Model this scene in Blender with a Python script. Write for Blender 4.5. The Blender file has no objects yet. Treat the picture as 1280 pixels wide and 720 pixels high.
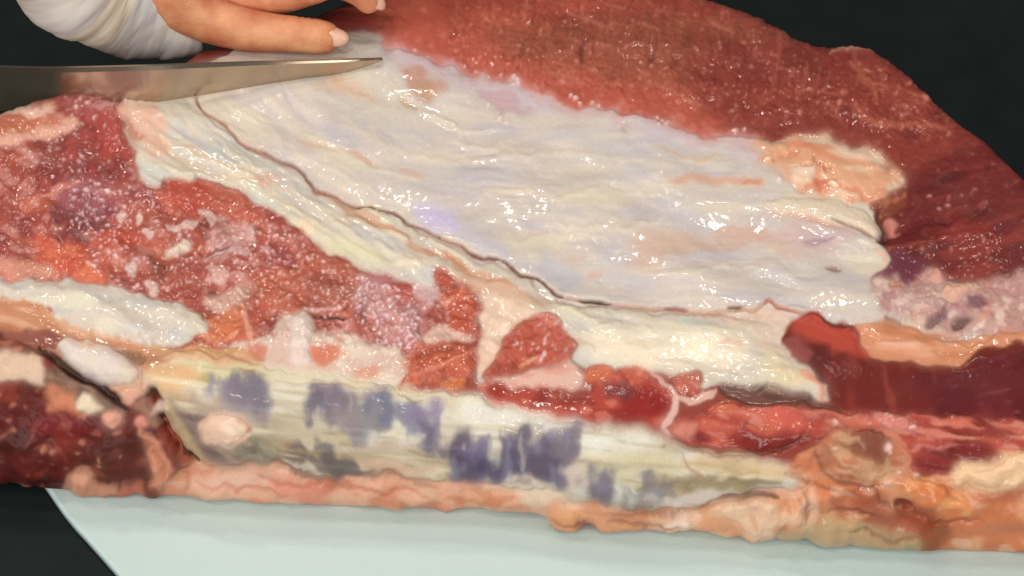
import bpy, math, random
import numpy as np
from mathutils import Vector

R = math.radians
SC = bpy.context.scene
COL = SC.collection

# ------------------------------------------------------------------ camera
ELEV, DIST, PXM = R(42), 1.0, 2783.0          # camera elevation, distance (m), photo pixels per metre at the aim point
AIM = np.array([0.0, 0.083, 0.060])
CPOS = AIM + DIST * np.array([0, -math.cos(ELEV), math.sin(ELEV)])
FPX = PXM * DIST
cam = bpy.data.cameras.new('camera')
cam.sensor_width = 36.0
cam.lens = FPX / 1280.0 * 36.0
cam.clip_start, cam.clip_end = 0.01, 50
co = bpy.data.objects.new('camera', cam)
co.location = CPOS
co.rotation_euler = Vector(AIM - CPOS).to_track_quat('-Z', 'Y').to_euler()
COL.objects.link(co)
SC.camera = co

# ------------------------------------------------------------------ light
w = bpy.data.worlds.new('World'); SC.world = w; w.use_nodes = True
w.node_tree.nodes['Background'].inputs[0].default_value = (0.80, 0.86, 0.90, 1)
w.node_tree.nodes['Background'].inputs[1].default_value = 0.10

def area(name, loc, aim, sx, sy, power, colr):
    l = bpy.data.lights.new(name, 'AREA'); l.shape = 'RECTANGLE'
    l.size, l.size_y, l.energy, l.color = sx, sy, power, colr
    o = bpy.data.objects.new(name, l); o.location = loc
    o.rotation_euler = (Vector(aim) - Vector(loc)).to_track_quat('-Z', 'Y').to_euler()
    COL.objects.link(o); return o
area('side_fill', (-1.05, -0.85, 0.80), (0, .06, .05), 1.0, 0.7, 11.5, (1.0, .98, .93))  # unseen soft lights added at both sides for even shading without a veil
area('side_fill', (1.10, -0.70, 0.85), (0, .06, .05), 1.0, 0.7, 9.0, (1.0, .97, .92))
area('front_fill', (-0.30, -1.45, 0.62), (0, .05, .04), 0.9, 0.6, 11.0, (.96, .99, 1.0))  # unseen fill added to brighten the front face of the slab
for p, e in (((-.28, .75, 1.25), 2.2), ((.22, .62, 1.35), 2.2), ((.02, .30, 1.5), 2.2), ((-.55, .2, 1.2), 1.6), ((-.26, -.42, 1.3), 2.4)):
    area('glint_light', p, (0, .1, .06), .10, .10, e * 1.25, (1.0, .93, .84))  # small lights added to raise glints on the wet surface
SC.view_settings.view_transform = 'Standard'
SC.view_settings.look = 'None'
SC.view_settings.exposure = -0.13
SC.view_settings.gamma = 1.0
SC.render.film_transparent = False
SC.cycles.use_denoising = True
SC.cycles.max_bounces = 6

# ------------------------------------------------------------------ helpers: projection between the photograph's pixels and the place
FWD = (AIM - CPOS) / np.linalg.norm(AIM - CPOS)
RGT = np.array([1.0, 0, 0])
UPV = np.cross(RGT, FWD)
def project(P):
    d = P - CPOS
    dep = d @ FWD
    return 640 + FPX * (d @ RGT) / dep, 360 - FPX * (d @ UPV) / dep
def ray(u, v):
    return FWD + RGT * ((u - 640) / FPX) + UPV * ((360 - v) / FPX)
def on_plane(u, v, p0, n):
    r = ray(u, v); p0 = np.array(p0); n = np.array(n)
    return CPOS + r * (((p0 - CPOS) @ n) / (r @ n))
def on_z(u, v, z=0.0):
    return on_plane(u, v, (0, 0, z), (0, 0, 1))

# ------------------------------------------------------------------ the painter: tissue colour, relief and part fields over the meat's face
OX, OY, CW, CH = 60, 60, 1420, 840
VV, UU = np.mgrid[0:CH, 0:CW].astype(np.float32)
UU -= OX; VV -= OY
rng = np.random.default_rng(7)
fy = np.fft.fftfreq(CH)[:, None]; fx = np.fft.rfftfreq(CW)[None, :]
def noise(sx, sy=None, ang=0.0):
    """smooth unit-variance noise, blobs sx by sy pixels, long axis turned ang degrees clockwise"""
    sy = sy or sx
    c, s = math.cos(R(ang)), math.sin(R(ang))
    a, b = fx * c + fy * s, -fx * s + fy * c
    k = np.exp(-2 * math.pi ** 2 * ((sx * a) ** 2 + (sy * b) ** 2))
    n = np.fft.irfft2(np.fft.rfft2(rng.standard_normal((CH, CW))) * k, s=(CH, CW))
    return (n / n.std()).astype(np.float32)
def blur(m, s):
    k = np.exp(-2 * math.pi ** 2 * s * s * (fx ** 2 + fy ** 2))
    return np.fft.irfft2(np.fft.rfft2(m) * k, s=(CH, CW)).astype(np.float32)
WX, WY = noise(6), noise(6)
WX2, WY2 = noise(1.8), noise(1.8)
WX3, WY3 = noise(16), noise(16)
def sm(x, a, b):
    t = np.clip((x - a) / (b - a), 0, 1); return t * t * (3 - 2 * t)
def lin(c):
    c = np.array(c, float) / 255.0
    return np.where(c <= .04045, c / 12.92, ((c + .055) / 1.055) ** 2.4)
def curve(pts, closed=False, n=6):
    p = np.array(pts, float); m = len(p); out = []
    rngs = range(m) if closed else range(m - 1)
    for i in rngs:
        if closed: a, b, c, d = p[(i - 1) % m], p[i], p[(i + 1) % m], p[(i + 2) % m]
        else: a, b, c, d = p[max(i - 1, 0)], p[i], p[i + 1], p[min(i + 2, m - 1)]
        for t in np.arange(n) / n:
            out.append(.5 * (2 * b + (c - a) * t + (2 * a - 5 * b + 4 * c - d) * t * t + (3 * b - a - 3 * c + d) * t ** 3))
    if not closed: out.append(p[-1])
    return np.array(out)
def box(p, pad):
    x0 = int(max(p[:, 0].min() - pad + OX, 0)); x1 = int(min(p[:, 0].max() + pad + OX + 1, CW))
    y0 = int(max(p[:, 1].min() - pad + OY, 0)); y1 = int(min(p[:, 1].max() + pad + OY + 1, CH))
    return slice(y0, y1), slice(x0, x1)
def segdist(x, y, p):
    d = np.full(x.shape, 1e9, np.float32); tt = np.zeros(x.shape, np.float32)
    n = len(p) - 1
    for i in range(n):
        a, b = p[i], p[i + 1]; e = b - a; L = e @ e + 1e-9
        t = np.clip(((x - a[0]) * e[0] + (y - a[1]) * e[1]) / L, 0, 1)
        q = (x - a[0] - t * e[0]) ** 2 + (y - a[1] - t * e[1]) ** 2
        k = q < d
        d = np.where(k, q, d); tt = np.where(k, (i + t) / n, tt)
    return np.sqrt(d), tt
def warped(sl, wa):
    x = UU[sl] + wa * (WX[sl] + .22 * WX2[sl]); y = VV[sl] + wa * (WY[sl] + .22 * WY2[sl])
    return x, y
def sdf(pts, wa=2.0, smooth=True, pad=45):
    """signed distance in pixels (positive inside) to a traced outline with an organic edge"""
    p = curve(pts, True, 4) if smooth else np.array(pts, float)
    sl = box(p, pad); x, y = warped(sl, wa)
    ins = np.zeros(x.shape, bool); m = len(p)
    for i in range(m):
        a, b = p[i], p[(i + 1) % m]
        if a[1] == b[1]: continue
        c = (a[1] > y) != (b[1] > y)
        ins ^= c & (x < (b[0] - a[0]) * (y - a[1]) / (b[1] - a[1]) + a[0])
    d, _ = segdist(x, y, np.vstack([p, p[:1]]))
    out = np.full((CH, CW), -999.0, np.float32)
    out[sl] = np.where(ins, d, -d)
    return out
ALB = np.zeros((CH, CW, 3), np.float32)      # what the tissue's colour is (linear)
HGT = np.zeros((CH, CW), np.float32)         # relief in mm
WET = np.ones((CH, CW), np.float32)          # how much liquid film lies on it
GRN = np.zeros((CH, CW), np.float32)         # how granular the wet surface is
LAB = np.zeros((CH, CW), np.int16)           # which part
PARTS = []
ALB[:] = lin((140, 58, 46))
def tint(m, c, a=1.0):
    m = np.clip(m * a, 0, 1)[..., None]
    ALB[:] = ALB * (1 - m) + lin(c).astype(np.float32) * m
def part(name, mat, m, label=None):
    PARTS.append((name, mat, label)); LAB[m > 0] = len(PARTS) - 1
    return len(PARTS) - 1
def region(pts, c, soft=1.5, wa=2.0, a=1.0, up=0.0, round_=10, cols=(), grain=None, wet=None, name=None, mat=None, label=None, edge=None, smooth=True):
    d = sdf(pts, wa, smooth)
    m = sm(d, -soft, soft)
    tint(m, c, a)
    for cc, s1, s2, ang, lo, hi, al in cols:           # mottling inside the outline
        tint(m * sm(noise(s1, s2, ang), lo, hi), cc, al)
    if edge: tint(np.exp(-(d / edge[1]) ** 2), edge[0], edge[2])
    if up: HGT[:] += up * np.sqrt(np.clip(d / round_, 0, 1)) if up > 0 else up * sm(d, -2, round_)
    if wet is not None: WET[:] = WET * (1 - m) + wet * m
    if grain is not None: GRN[:] = GRN * (1 - m) + grain * m
    if name: part(name, mat, d > 0, label)
    return d, m
def stroke(pts, c, wd=2.0, a=1.0, wa=1.0, depth=0.0, taper=True, dw=None, soft=1.0):
    p = curve(pts, False, 5); sl = box(p, max(wd, dw or 0) * 3 + 8 * wa + 6); x, y = warped(sl, wa)
    d, t = segdist(x, y, p)
    ww = wd * (np.clip(4 * t * (1 - t), .12, 1) ** .5 if taper else 1)
    m = 1 - sm(d, ww * .5 - soft * .5, ww * .5 + soft)
    full = np.zeros((CH, CW), np.float32); full[sl] = m
    if c is not None: tint(full, c, a)
    if depth: HGT[sl] += depth * np.exp(-(d / (dw or wd)) ** 2) * (np.clip(5 * np.minimum(t, 1 - t), 0, 1) if taper else 1)
    return full
def dots(pts, c, r=(1.5, 3), a=.8, up=.5, jitter=0, wa=1.2):
    for q in pts:
        rr = random.uniform(*r); x0, y0 = q
        p = np.array([[x0, y0]]); sl = box(p, rr * 3 + 6); x, y = warped(sl, wa)
        d = np.hypot((x - x0) * random.uniform(.7, 1.2), (y - y0) * random.uniform(.8, 1.4))
        m = np.zeros((CH, CW), np.float32); mm = 1 - sm(d, rr * .4, rr * 1.2)
        k = np.clip(mm * a, 0, 1)[..., None]
        ALB[sl] = ALB[sl] * (1 - k) + lin(c).astype(np.float32) * k
        HGT[sl] += up * np.exp(-(d / rr) ** 2)
def scatter(pts, n, seed):
    rd = random.Random(seed); p = np.array(pts, float); out = []
    while len(out) < n:
        x = rd.uniform(p[:, 0].min(), p[:, 0].max()); y = rd.uniform(p[:, 1].min(), p[:, 1].max())
        ins = False; m = len(p)
        for i in range(m):
            a, b = p[i], p[(i + 1) % m]
            if (a[1] > y) != (b[1] > y) and x < (b[0] - a[0]) * (y - a[1]) / (b[1] - a[1]) + a[0]: ins = not ins
        if ins: out.append((x, y))
    return out
random.seed(3)
#PAINT
# --- top muscle, the whole upper right
region([(470, -50), (1330, -50), (1330, 420), (1080, 420), (1080, 200), (900, 180), (470, 60)], (148, 62, 47), wa=0, smooth=False,
       cols=[((172, 78, 58), 26, 14, 0, -.2, 1.6, .8), ((120, 50, 40), 14, 9, 20, .3, 1.6, .6), ((165, 88, 64), 3, 7, 5, .6, 1.8, .45), ((196, 112, 92), 2.2, 2.6, 0, 1.5, 2.3, .6)],
       grain=.5, name='muscle', mat='muscle', label='dark red muscle across the top of the slab')
region([(470, 40), (640, 40), (760, 70), (860, 120), (930, 160), (930, 185), (470, 185)], (188, 88, 68), soft=22, wa=3, a=.75, cols=[((214, 128, 110), 3, 3, 0, .7, 2, .5)])
region([(640, 30), (1000, 30), (1000, 80), (850, 110), (700, 88), (640, 70)], (136, 76, 54), soft=18, wa=3, a=.6, cols=[((105, 55, 40), 3, 12, 10, .7, 1.8, .5)])
region([(860, 80), (1000, 40), (1330, 60), (1330, 300), (1080, 200), (930, 178)], (126, 48, 41), soft=25, wa=3, a=.8,
       cols=[((150, 68, 54), 9, 5, 30, .2, 1.6, .6), ((100, 38, 36), 12, 8, 0, .4, 1.6, .6), ((190, 105, 88), 2, 2.4, 0, 1.6, 2.3, .6)])
TM = sm(145 + .12 * (UU - 800) - VV, 0, 40) * (UU > 560)
HGT += TM * (.22 * noise(2.2, 7, 8) + .5 * noise(22, 16)); GRN += .5 * TM
tint(TM * sm(noise(1.4, 3, 8), .9, 2), (112, 44, 34), .5); tint(TM * sm(noise(1.3, 1.6), 1.5, 2.4), (214, 138, 116), .6)
tint(TM * sm(noise(2.2, 9, 8), .8, 2), (176, 98, 74), .35); tint(TM * sm(noise(14, 1.6, 20), 1.3, 2.2), (190, 112, 92), .45)
for q in [((731, 48), (727, 62), (728, 78)), ((818, 66), (812, 76)), ((848, 68), (842, 80), (837, 88))]:
    stroke(q, (92, 45, 34), 5, .65, 1, -.8)
dots([(652, 57), (662, 66), (681, 90), (797, 98), (787, 106), (906, 102), (925, 81), (889, 89), (1012, 110), (1107, 150), (1104, 154), (1148, 161), (1157, 125), (1216, 190), (1222, 168), (915, 138), (860, 125), (836, 117), (744, 86), (701, 101), (720, 75), (870, 63), (1050, 130), (1000, 140), (1128, 145), (1180, 203)], (214, 138, 118), (2, 4.2), .75, .5)
stroke([(1060, 78), (1075, 88), (1090, 105), (1096, 128)], (168, 92, 66), 9, .6, 3)
stroke([(1065, 140), (1085, 152), (1110, 156), (1150, 162), (1180, 160)], (182, 96, 72), 8, .6, 3, .5)
stroke([(1038, 66), (1055, 60), (1080, 62), (1105, 70)], (206, 148, 128), 4, .8, .8, 1.2)
# right end of that muscle
region([(1095, 235), (1140, 215), (1330, 150), (1330, 440), (1200, 400), (1165, 350), (1090, 350), (1080, 300)], (106, 36, 34), soft=12, wa=4,
       cols=[((140, 52, 44), 16, 3.5, -12, .1, 1.3, .75), ((78, 24, 28), 16, 3, -14, .5, 1.5, .7), ((120, 62, 54), 4, 3, 0, .8, 1.8, .4), ((190, 105, 95), 2, 2, 0, 1.7, 2.4, .5)],
       grain=.3, wet=.3, name='muscle', mat='muscle', label='darkest red muscle at the right end')
stroke([(1100, 305), (1150, 282), (1240, 262)], (76, 24, 26), 6, .6, 3, -1.2)
stroke([(1110, 318), (1160, 300), (1250, 292)], (150, 58, 48), 5, .5, 3, .8)
dots([(1175, 262), (1185, 258), (1202, 244), (1138, 310), (1153, 312), (1161, 318), (1190, 310), (1205, 328), (1199, 296), (1163, 246), (1222, 235), (1230, 300), (1215, 345)], (206, 135, 125), (1.8, 3.4), .75, .5)

# --- the large pale sheet over the middle
SHEET = [(150, 128), (200, 108), (300, 60), (440, 40), (478, 44), (484, 62), (520, 68), (545, 78), (580, 92), (612, 97), (640, 106), (662, 112), (685, 124), (702, 131), (745, 136), (775, 143), (803, 147), (828, 152), (852, 161), (885, 171), (915, 175), (945, 175), (985, 174), (1010, 168), (1030, 172), (1060, 182), (1085, 186), (1104, 198), (1112, 215), (1130, 226), (1124, 236), (1100, 246), (1086, 258), (1094, 275), (1101, 290), (1098, 302), (1108, 322), (1105, 336), (1088, 348), (1100, 360), (1140, 352), (1180, 350), (1225, 360), (1240, 385), (1238, 430), (1180, 428), (1060, 418), (990, 402), (950, 395), (880, 396), (820, 390), (740, 384), (690, 376), (640, 336), (590, 322), (540, 296), (508, 282), (488, 264), (430, 252), (392, 238), (372, 214), (320, 190), (262, 150), (235, 122)]
CUT = [(240, 112), (247, 128), (258, 143), (275, 151), (290, 166), (310, 184), (328, 191), (347, 200), (371, 211), (385, 230), (405, 242), (430, 250), (455, 257), (490, 263), (510, 280), (530, 287), (550, 298), (575, 310), (590, 320), (615, 325), (632, 327), (641, 335), (655, 345), (672, 350), (685, 361), (695, 371), (704, 374), (735, 377), (758, 379), (785, 383), (815, 385), (842, 387), (870, 391), (895, 393), (925, 388), (945, 390), (962, 378), (976, 389), (1010, 397), (1040, 404), (1062, 411)]
d, m = region(SHEET, (202, 190, 183), soft=2.4, wa=2.2, up=1.1, round_=14, grain=.16, name='fat_sheet', mat='fat', label='large pale sheet of fat and silverskin above the cut')
SH = m
wl = 1 - sm(UU, 380, 640)
stre = wl * noise(16, 3.2, 33) + (1 - wl) * noise(17, 3.0, 5)
stre2 = wl * noise(26, 6, 35) + (1 - wl) * noise(26, 6, 4)
tint(SH * sm(stre2, .1, 1.5), (190, 184, 188), .8)
tint(SH * sm(-stre2, .2, 1.6), (214, 201, 180), .75)
tint(SH * sm(noise(40, 22), .2, 1.6), (208, 198, 178), .5)
tint(SH * sm(stre, .7, 2.0), (226, 208, 186), .5)
tint(SH * sm(-stre, .9, 2.2), (200, 178, 168), .4)
tint(SH * sm(noise(1.6, 1.2), 1.6, 2.6), (232, 216, 198), .55)
fib = wl * noise(10, 1.2, 34) + (1 - wl) * noise(11, 1.2, 4)
tint(SH * sm(fib, .6, 1.9), (230, 218, 200), .32); tint(SH * sm(-fib, .8, 2.0), (186, 168, 162), .25)
HGT += SH * .03 * np.clip(noise(30, 20), 0, 2) * fib
def warp(A, k):
    x = np.clip(UU + OX + k * WX3, 0, CW - 1).astype(int); y = np.clip(VV + OY + k * WY3, 0, CH - 1).astype(int)
    return blur(A[y, x], .8)
FOLD = np.clip(.5 + .6 * noise(36, 20), 0, 1.6)
HGT += SH * (FOLD * warp(.10 * stre + .13 * stre2, 9) + .8 * noise(34, 16, 15) + .20 * warp(noise(13, 6, 10), 6) + .03 * noise(3.0, 1.6))
def patch(pts, c, a, soft=6, wa=3, **k): return region(pts, c, soft=soft, wa=wa, a=a, **k)
# stained, blushed and blue places of the sheet
patch([(515, 258), (535, 255), (560, 268), (575, 285), (560, 292), (530, 282)], (196, 186, 214), .85, 8)
patch([(570, 295), (620, 300), (640, 318), (600, 316)], (188, 184, 202), .7, 8)
patch([(670, 320), (720, 335), (720, 365), (690, 355)], (186, 184, 190), .7, 9)
patch([(785, 312), (810, 292), (850, 288), (900, 296), (950, 282), (960, 296), (920, 308), (850, 318), (825, 332), (790, 330)], (204, 168, 150), .65, 10)
patch([(900, 285), (925, 280), (960, 290), (1000, 285), (1050, 295), (1060, 305), (985, 320), (960, 300), (905, 292)], (206, 166, 148), .6, 9)
stroke([(902, 302), (905, 285), (925, 283), (958, 288)], (205, 150, 128), 6, .35, 2.5, soft=3)
patch([(840, 222), (880, 218), (945, 226), (952, 234), (900, 232), (845, 228)], (210, 158, 132), .8, 4)
stroke([(925, 232), (938, 231), (950, 229)], (208, 132, 98), 7, .75, 1.5)
patch([(395, 105), (430, 98), (455, 108), (470, 124), (430, 118), (400, 115)], (212, 178, 158), .75, 6)
stroke([(420, 100), (424, 110)], (206, 160, 120), 7, .6); stroke([(448, 116), (470, 127)], (206, 165, 145), 6, .6)
patch([(486, 75), (496, 84), (510, 105), (515, 118), (535, 124), (560, 120), (545, 105), (525, 92), (505, 84)], (184, 122, 98), .7, 7, 3.5)
patch([(512, 112), (535, 108), (540, 124), (520, 122)], (180, 142, 106), .55, 7)
patch([(495, 72), (520, 70), (560, 88), (600, 100), (580, 118), (545, 100)], (196, 172, 178), .6, 7)
patch([(596, 118), (615, 112), (655, 130), (660, 142), (630, 140), (605, 126)], (188, 150, 156), .75, 5)
stroke([(498, 126), (510, 132), (524, 138)], (184, 146, 108), 5, .75, 1.2, -.6)
stroke([(524, 138), (545, 150), (580, 164), (620, 160)], (218, 204, 178), 4, .6, 1.5, .8)
stroke([(783, 170), (780, 162), (784, 158), (792, 158)], (170, 142, 98), 4.5, .8, 1, -.5)
patch([(790, 155), (830, 160), (850, 172), (815, 172)], (200, 184, 194), .7, 6)
stroke([(815, 180), (850, 195), (880, 203), (905, 198)], (206, 170, 130), 5, .65, 2)
stroke([(372, 178), (410, 192), (440, 196), (462, 203), (476, 208)], (206, 168, 146), 6, .6, 1.5, -.4)
stroke([(436, 192), (450, 198), (464, 206)], (200, 140, 110), 5, .65, 1)
stroke([(500, 214), (530, 222)], (208, 165, 145), 8, .6, 1)
stroke([(350, 110), (365, 135), (395, 160)], (188, 176, 176), 4, .7, 2, -.6)
stroke([(700, 322), (735, 322)], (208, 172, 150), 9, .45, 2); stroke([(735, 343), (750, 344)], (208, 170, 145), 8, .6, 1.5)
EDG = [(484, 55), (505, 66), (545, 78), (580, 92), (612, 98), (640, 106), (662, 113), (685, 125), (702, 132), (745, 137), (775, 144), (803, 148), (828, 153), (852, 162), (885, 172), (915, 176), (945, 176)]
stroke(EDG, (206, 134, 124), 13, .5, 3.5, taper=False, soft=7); stroke([(x, y + 9) for x, y in EDG], (202, 184, 190), 14, .55, 4, taper=False, soft=8)
dots([(640 + i, 98 + j) for i, j in ((0, 0), (5, 4), (8, 8), (2, 9))] + [(714, 118), (722, 121), (728, 126), (741, 128), (748, 132), (822, 146), (829, 150), (834, 154), (824, 155), (918, 164), (929, 162), (519, 62), (535, 71), (583, 83), (596, 88), (611, 95), (625, 92), (507, 124), (527, 128), (610, 132), (627, 146), (634, 152)], (236, 208, 202), (2, 3.6), .8, .9)  # pale dots paint sparkle clusters into the colour along the rim
for q in [((330, 120), (380, 165), (440, 195), (500, 218)), ((300, 130), (360, 180), (420, 215), (500, 250)), ((420, 150), (500, 185), (580, 200)), ((560, 170), (640, 190), (720, 185), (800, 200)), ((600, 230), (700, 245), (760, 232), (840, 245)), ((690, 275), (760, 285), (830, 268)), ((780, 330), (840, 343), (900, 332), (960, 336)), ((640, 300), (700, 290), (760, 300))]:
    stroke(q, (204, 178, 166), 4, .4, 2, -.2); stroke([(x + 3, y + 6) for x, y in q], (228, 214, 194), 7, .5, 2, .3, soft=2)
# right end: orange torn fat
TORN = [(945, 178), (985, 174), (1010, 168), (1030, 174), (1060, 182), (1085, 187), (1104, 198), (1114, 216), (1130, 226), (1124, 236), (1100, 246), (1086, 256), (1060, 252), (1020, 240), (985, 225), (960, 205)]
d, m = patch(TORN, (220, 160, 122), .9, 10, 4.5, up=.4, round_=18, cols=[((212, 128, 94), 16, 4, 14, .1, 1.2, .75), ((238, 212, 184), 15, 4, 8, .4, 1.4, .7), ((200, 100, 70), 4, 6, 50, 1.3, 2, .5)], name='fat_tag', mat='fat', label='torn orange-tinged fat at the right end of the pale sheet')
HGT += m * (.15 * noise(4, 3, 40) + .5 * noise(10, 7))
for q, c in [(((1015, 195), (1018, 207), (1032, 216), (1042, 213)), (150, 62, 40)), (((1000, 205), (1016, 207)), (200, 110, 72)), (((1018, 208), (1022, 228), (1025, 240)), (208, 112, 82)), (((1040, 230), (1070, 238), (1084, 250)), (214, 118, 88)), (((965, 200), (985, 195)), (222, 140, 105))]:
    stroke(q, c, 4, .7, 2, -.7)
region([(990, 214), (1005, 208), (1018, 212), (1016, 228), (1000, 232), (990, 225)], (232, 206, 180), 3, 1.5, .85, up=1.2, round_=8)
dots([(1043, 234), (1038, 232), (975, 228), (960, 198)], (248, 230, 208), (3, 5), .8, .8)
region([(1105, 205), (1115, 200), (1112, 214), (1104, 216)], (150, 92, 62), 4, 2, .7)
# cream lobes at the right tip
region([(985, 248), (1040, 250), (1072, 262), (1094, 276), (1101, 290), (1096, 297), (1078, 290), (1040, 280), (1000, 276), (960, 262)], (222, 202, 178), 5, 2, .85, up=1.2, round_=10, grain=.2)
stroke([(1040, 276), (1070, 285), (1085, 292), (1096, 297)], (126, 62, 46), 3.2, .8, .8, -1.5)
stroke([(965, 268), (1000, 275), (1040, 283), (1075, 296)], (206, 140, 114), 5, .6, 1.5, -.5)
patch([(975, 285), (1030, 290), (1060, 300), (1010, 312), (980, 300)], (206, 182, 186), .5, 6)
stroke([(1005, 305), (1025, 303), (1045, 297)], (150, 118, 128), 5, .8, 1.5, -.6)
region([(1030, 334), (1042, 330), (1052, 338), (1044, 341)], (124, 82, 70), 2, 1, .85, up=-.8, round_=3)
stroke([(1090, 312), (1104, 322), (1102, 332)], (222, 178, 152), 8, .7, 1.5, .6)
# dark pocket right of the lobes
patch([(1092, 256), (1104, 248), (1128, 244), (1130, 262), (1112, 272), (1100, 280)], (128, 66, 44), .75, 4, 3, cols=[((196, 112, 82), 3, 3, 0, .6, 1.6, .6)])
stroke([(1097, 262), (1102, 275), (1106, 292), (1102, 305)], (58, 20, 18), 7, .8, 1.5, -2.2)
region([(1108, 280), (1116, 272), (1122, 282), (1116, 292), (1126, 290), (1112, 296)], (206, 128, 112), 2, 1.5, .85, up=1.2, round_=5)
region([(1088, 348), (1108, 334), (1118, 316), (1140, 320), (1165, 336), (1175, 345), (1140, 352), (1100, 350)], (106, 48, 62), 3, 2, .95, grain=.4, name='muscle', mat='muscle', label='small purple muscle between the pale sheet and the grainy fat')
# granular fat at the right
GR = [(1090, 352), (1140, 348), (1160, 335), (1175, 338), (1180, 352), (1210, 356), (1216, 366), (1240, 350), (1350, 345), (1350, 420), (1200, 420), (1165, 412), (1120, 402), (1100, 385)]
d, m = region(GR, (186, 146, 136), 7, 3, .88, cols=[((176, 120, 124), 5, 4, 0, .2, 1.2, .7), ((224, 196, 184), 3, 3, 0, .3, 1.4, .8), ((206, 132, 104), 8, 4, -30, .6, 1.6, .6)], grain=1.0, name='fat_grains', mat='fat', label='knobbly pinkish fat at the right end')
HGT += m * .22 * noise(3.4)
region([(1160, 345), (1170, 334), (1180, 340), (1178, 350), (1168, 352)], (216, 152, 136), 2, 1, .9, up=2, round_=7)
region([(1180, 360), (1205, 352), (1214, 362), (1200, 376), (1180, 378)], (220, 170, 146), 3, 1.5, .85, up=2, round_=9)
region([(1156, 402), (1170, 392), (1182, 384), (1185, 398), (1172, 410), (1160, 410)], (92, 58, 70), 3, 2, .85, up=-.8, round_=6)
region([(1190, 410), (1200, 400), (1215, 402), (1205, 414), (1192, 416)], (78, 48, 44), 3, 2, .85, up=-1.2, round_=6)
region([(1208, 380), (1222, 372), (1235, 378), (1226, 392)], (112, 66, 80), 3, 2, .8)
stroke([(1106, 400), (1116, 404), (1126, 407)], (58, 40, 34), 7, .85, 1, -1.5)
stroke([(1126, 408), (1165, 418), (1200, 422)], (176, 104, 78), 4, .8, 1.5, -1)

# --- fat band below the cut
BAND = [(150, 128), (200, 108), (235, 118), (262, 150), (320, 192), (372, 216), (392, 240), (430, 254), (488, 266), (508, 284), (540, 298), (590, 324), (640, 338), (690, 378), (740, 386), (820, 392), (880, 398), (950, 397), (985, 402), (975, 425), (992, 448), (1010, 458), (1030, 480), (1040, 500), (985, 490), (900, 482), (872, 490), (850, 470), (800, 462), (745, 462), (715, 450), (722, 430), (690, 400), (650, 400), (625, 430), (608, 470), (598, 480), (590, 440), (600, 390), (560, 365), (520, 357), (505, 350), (455, 339), (432, 327), (402, 310), (385, 297), (370, 283), (340, 266), (318, 250), (290, 235), (265, 227), (225, 225), (205, 227), (196, 237), (176, 230), (172, 205), (162, 175), (146, 142)]
d, m = region(BAND, (207, 196, 180), soft=2.2, wa=2, up=1.0, round_=14, grain=.12, name='fat_band', mat='fat', label='cream band of fat below the cut')
BD = m
wl2 = 1 - sm(UU, 560, 700)
st = wl2 * noise(26, 3, 33) + (1 - wl2) * noise(20, 4, 6)
tint(BD * sm(st, .2, 1.6), (222, 210, 186), .7)
tint(BD * sm(-st, .3, 1.7), (192, 184, 180), .7)
tint(BD * sm(noise(26, 9, 30), .6, 1.6), (196, 196, 186), .7)
HGT += BD * (.25 * st + .4 * noise(24, 9, 25) + .10 * noise(4, 2.2, 25))
patch([(150, 140), (185, 128), (205, 150), (205, 190), (190, 200), (172, 170)], (222, 172, 150), .8, 6, 3)
stroke([(160, 152), (168, 165), (182, 172)], (168, 90, 56), 8, .75, 2, -.8)
stroke([(192, 160), (205, 185), (225, 202), (260, 210)], (204, 164, 120), 5, .7, 1.5, -.5)
patch([(235, 140), (262, 160), (300, 185), (310, 200), (270, 180)], (190, 188, 190), .7, 7)
patch([(322, 225), (335, 222), (345, 232), (330, 234)], (206, 112, 84), .85, 4)
stroke([(300, 232), (330, 220), (355, 222)], (214, 160, 136), 5, .55, 2)
stroke([(392, 240), (430, 262), (470, 280), (500, 295), (530, 312), (560, 325), (590, 340), (620, 350), (660, 372)], (192, 138, 106), 9, .95, 2, -.8)
stroke([(404, 242), (440, 258), (475, 275)], (204, 160, 132), 9, .75, 2)
for q in [((180, 150), (220, 180), (280, 205), (340, 225)), ((210, 140), (260, 180), (320, 215), (380, 250)), ((190, 205), (250, 214), (310, 228), (360, 258), (420, 296)), ((230, 130), (275, 175), (330, 208)), ((400, 270), (450, 292), (500, 318), (540, 340)), ((430, 275), (470, 298), (530, 325))]:
    stroke(q, (206, 168, 138), 4.5, .55, 2.5, -.4)
    stroke([(x + 4, y + 6) for x, y in q], (228, 216, 192), 5, .6, 2.5, .4)
for q in [((215, 150), (255, 185), (300, 205)), ((440, 285), (480, 305), (515, 318))]: stroke(q, (184, 186, 190), 11, .6, 3)
stroke([(560, 318), (580, 332), (600, 345), (640, 352)], (198, 138, 108), 4, .7, 1.5, -.6)
patch([(410, 300), (440, 300), (480, 315), (490, 330), (450, 330), (420, 318)], (214, 206, 170), .8, 8)
patch([(520, 340), (548, 335), (545, 358), (525, 352)], (196, 194, 194), .8, 6)
patch([(374, 280), (388, 282), (395, 296), (384, 296)], (238, 212, 180), .8, 4)
stroke([(480, 290), (500, 298), (515, 302)], (236, 220, 196), 5, .7, 1.5, .8)
stroke([(490, 332), (510, 330), (525, 334)], (232, 216, 184), 6, .7, 1.5, .8)
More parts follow.
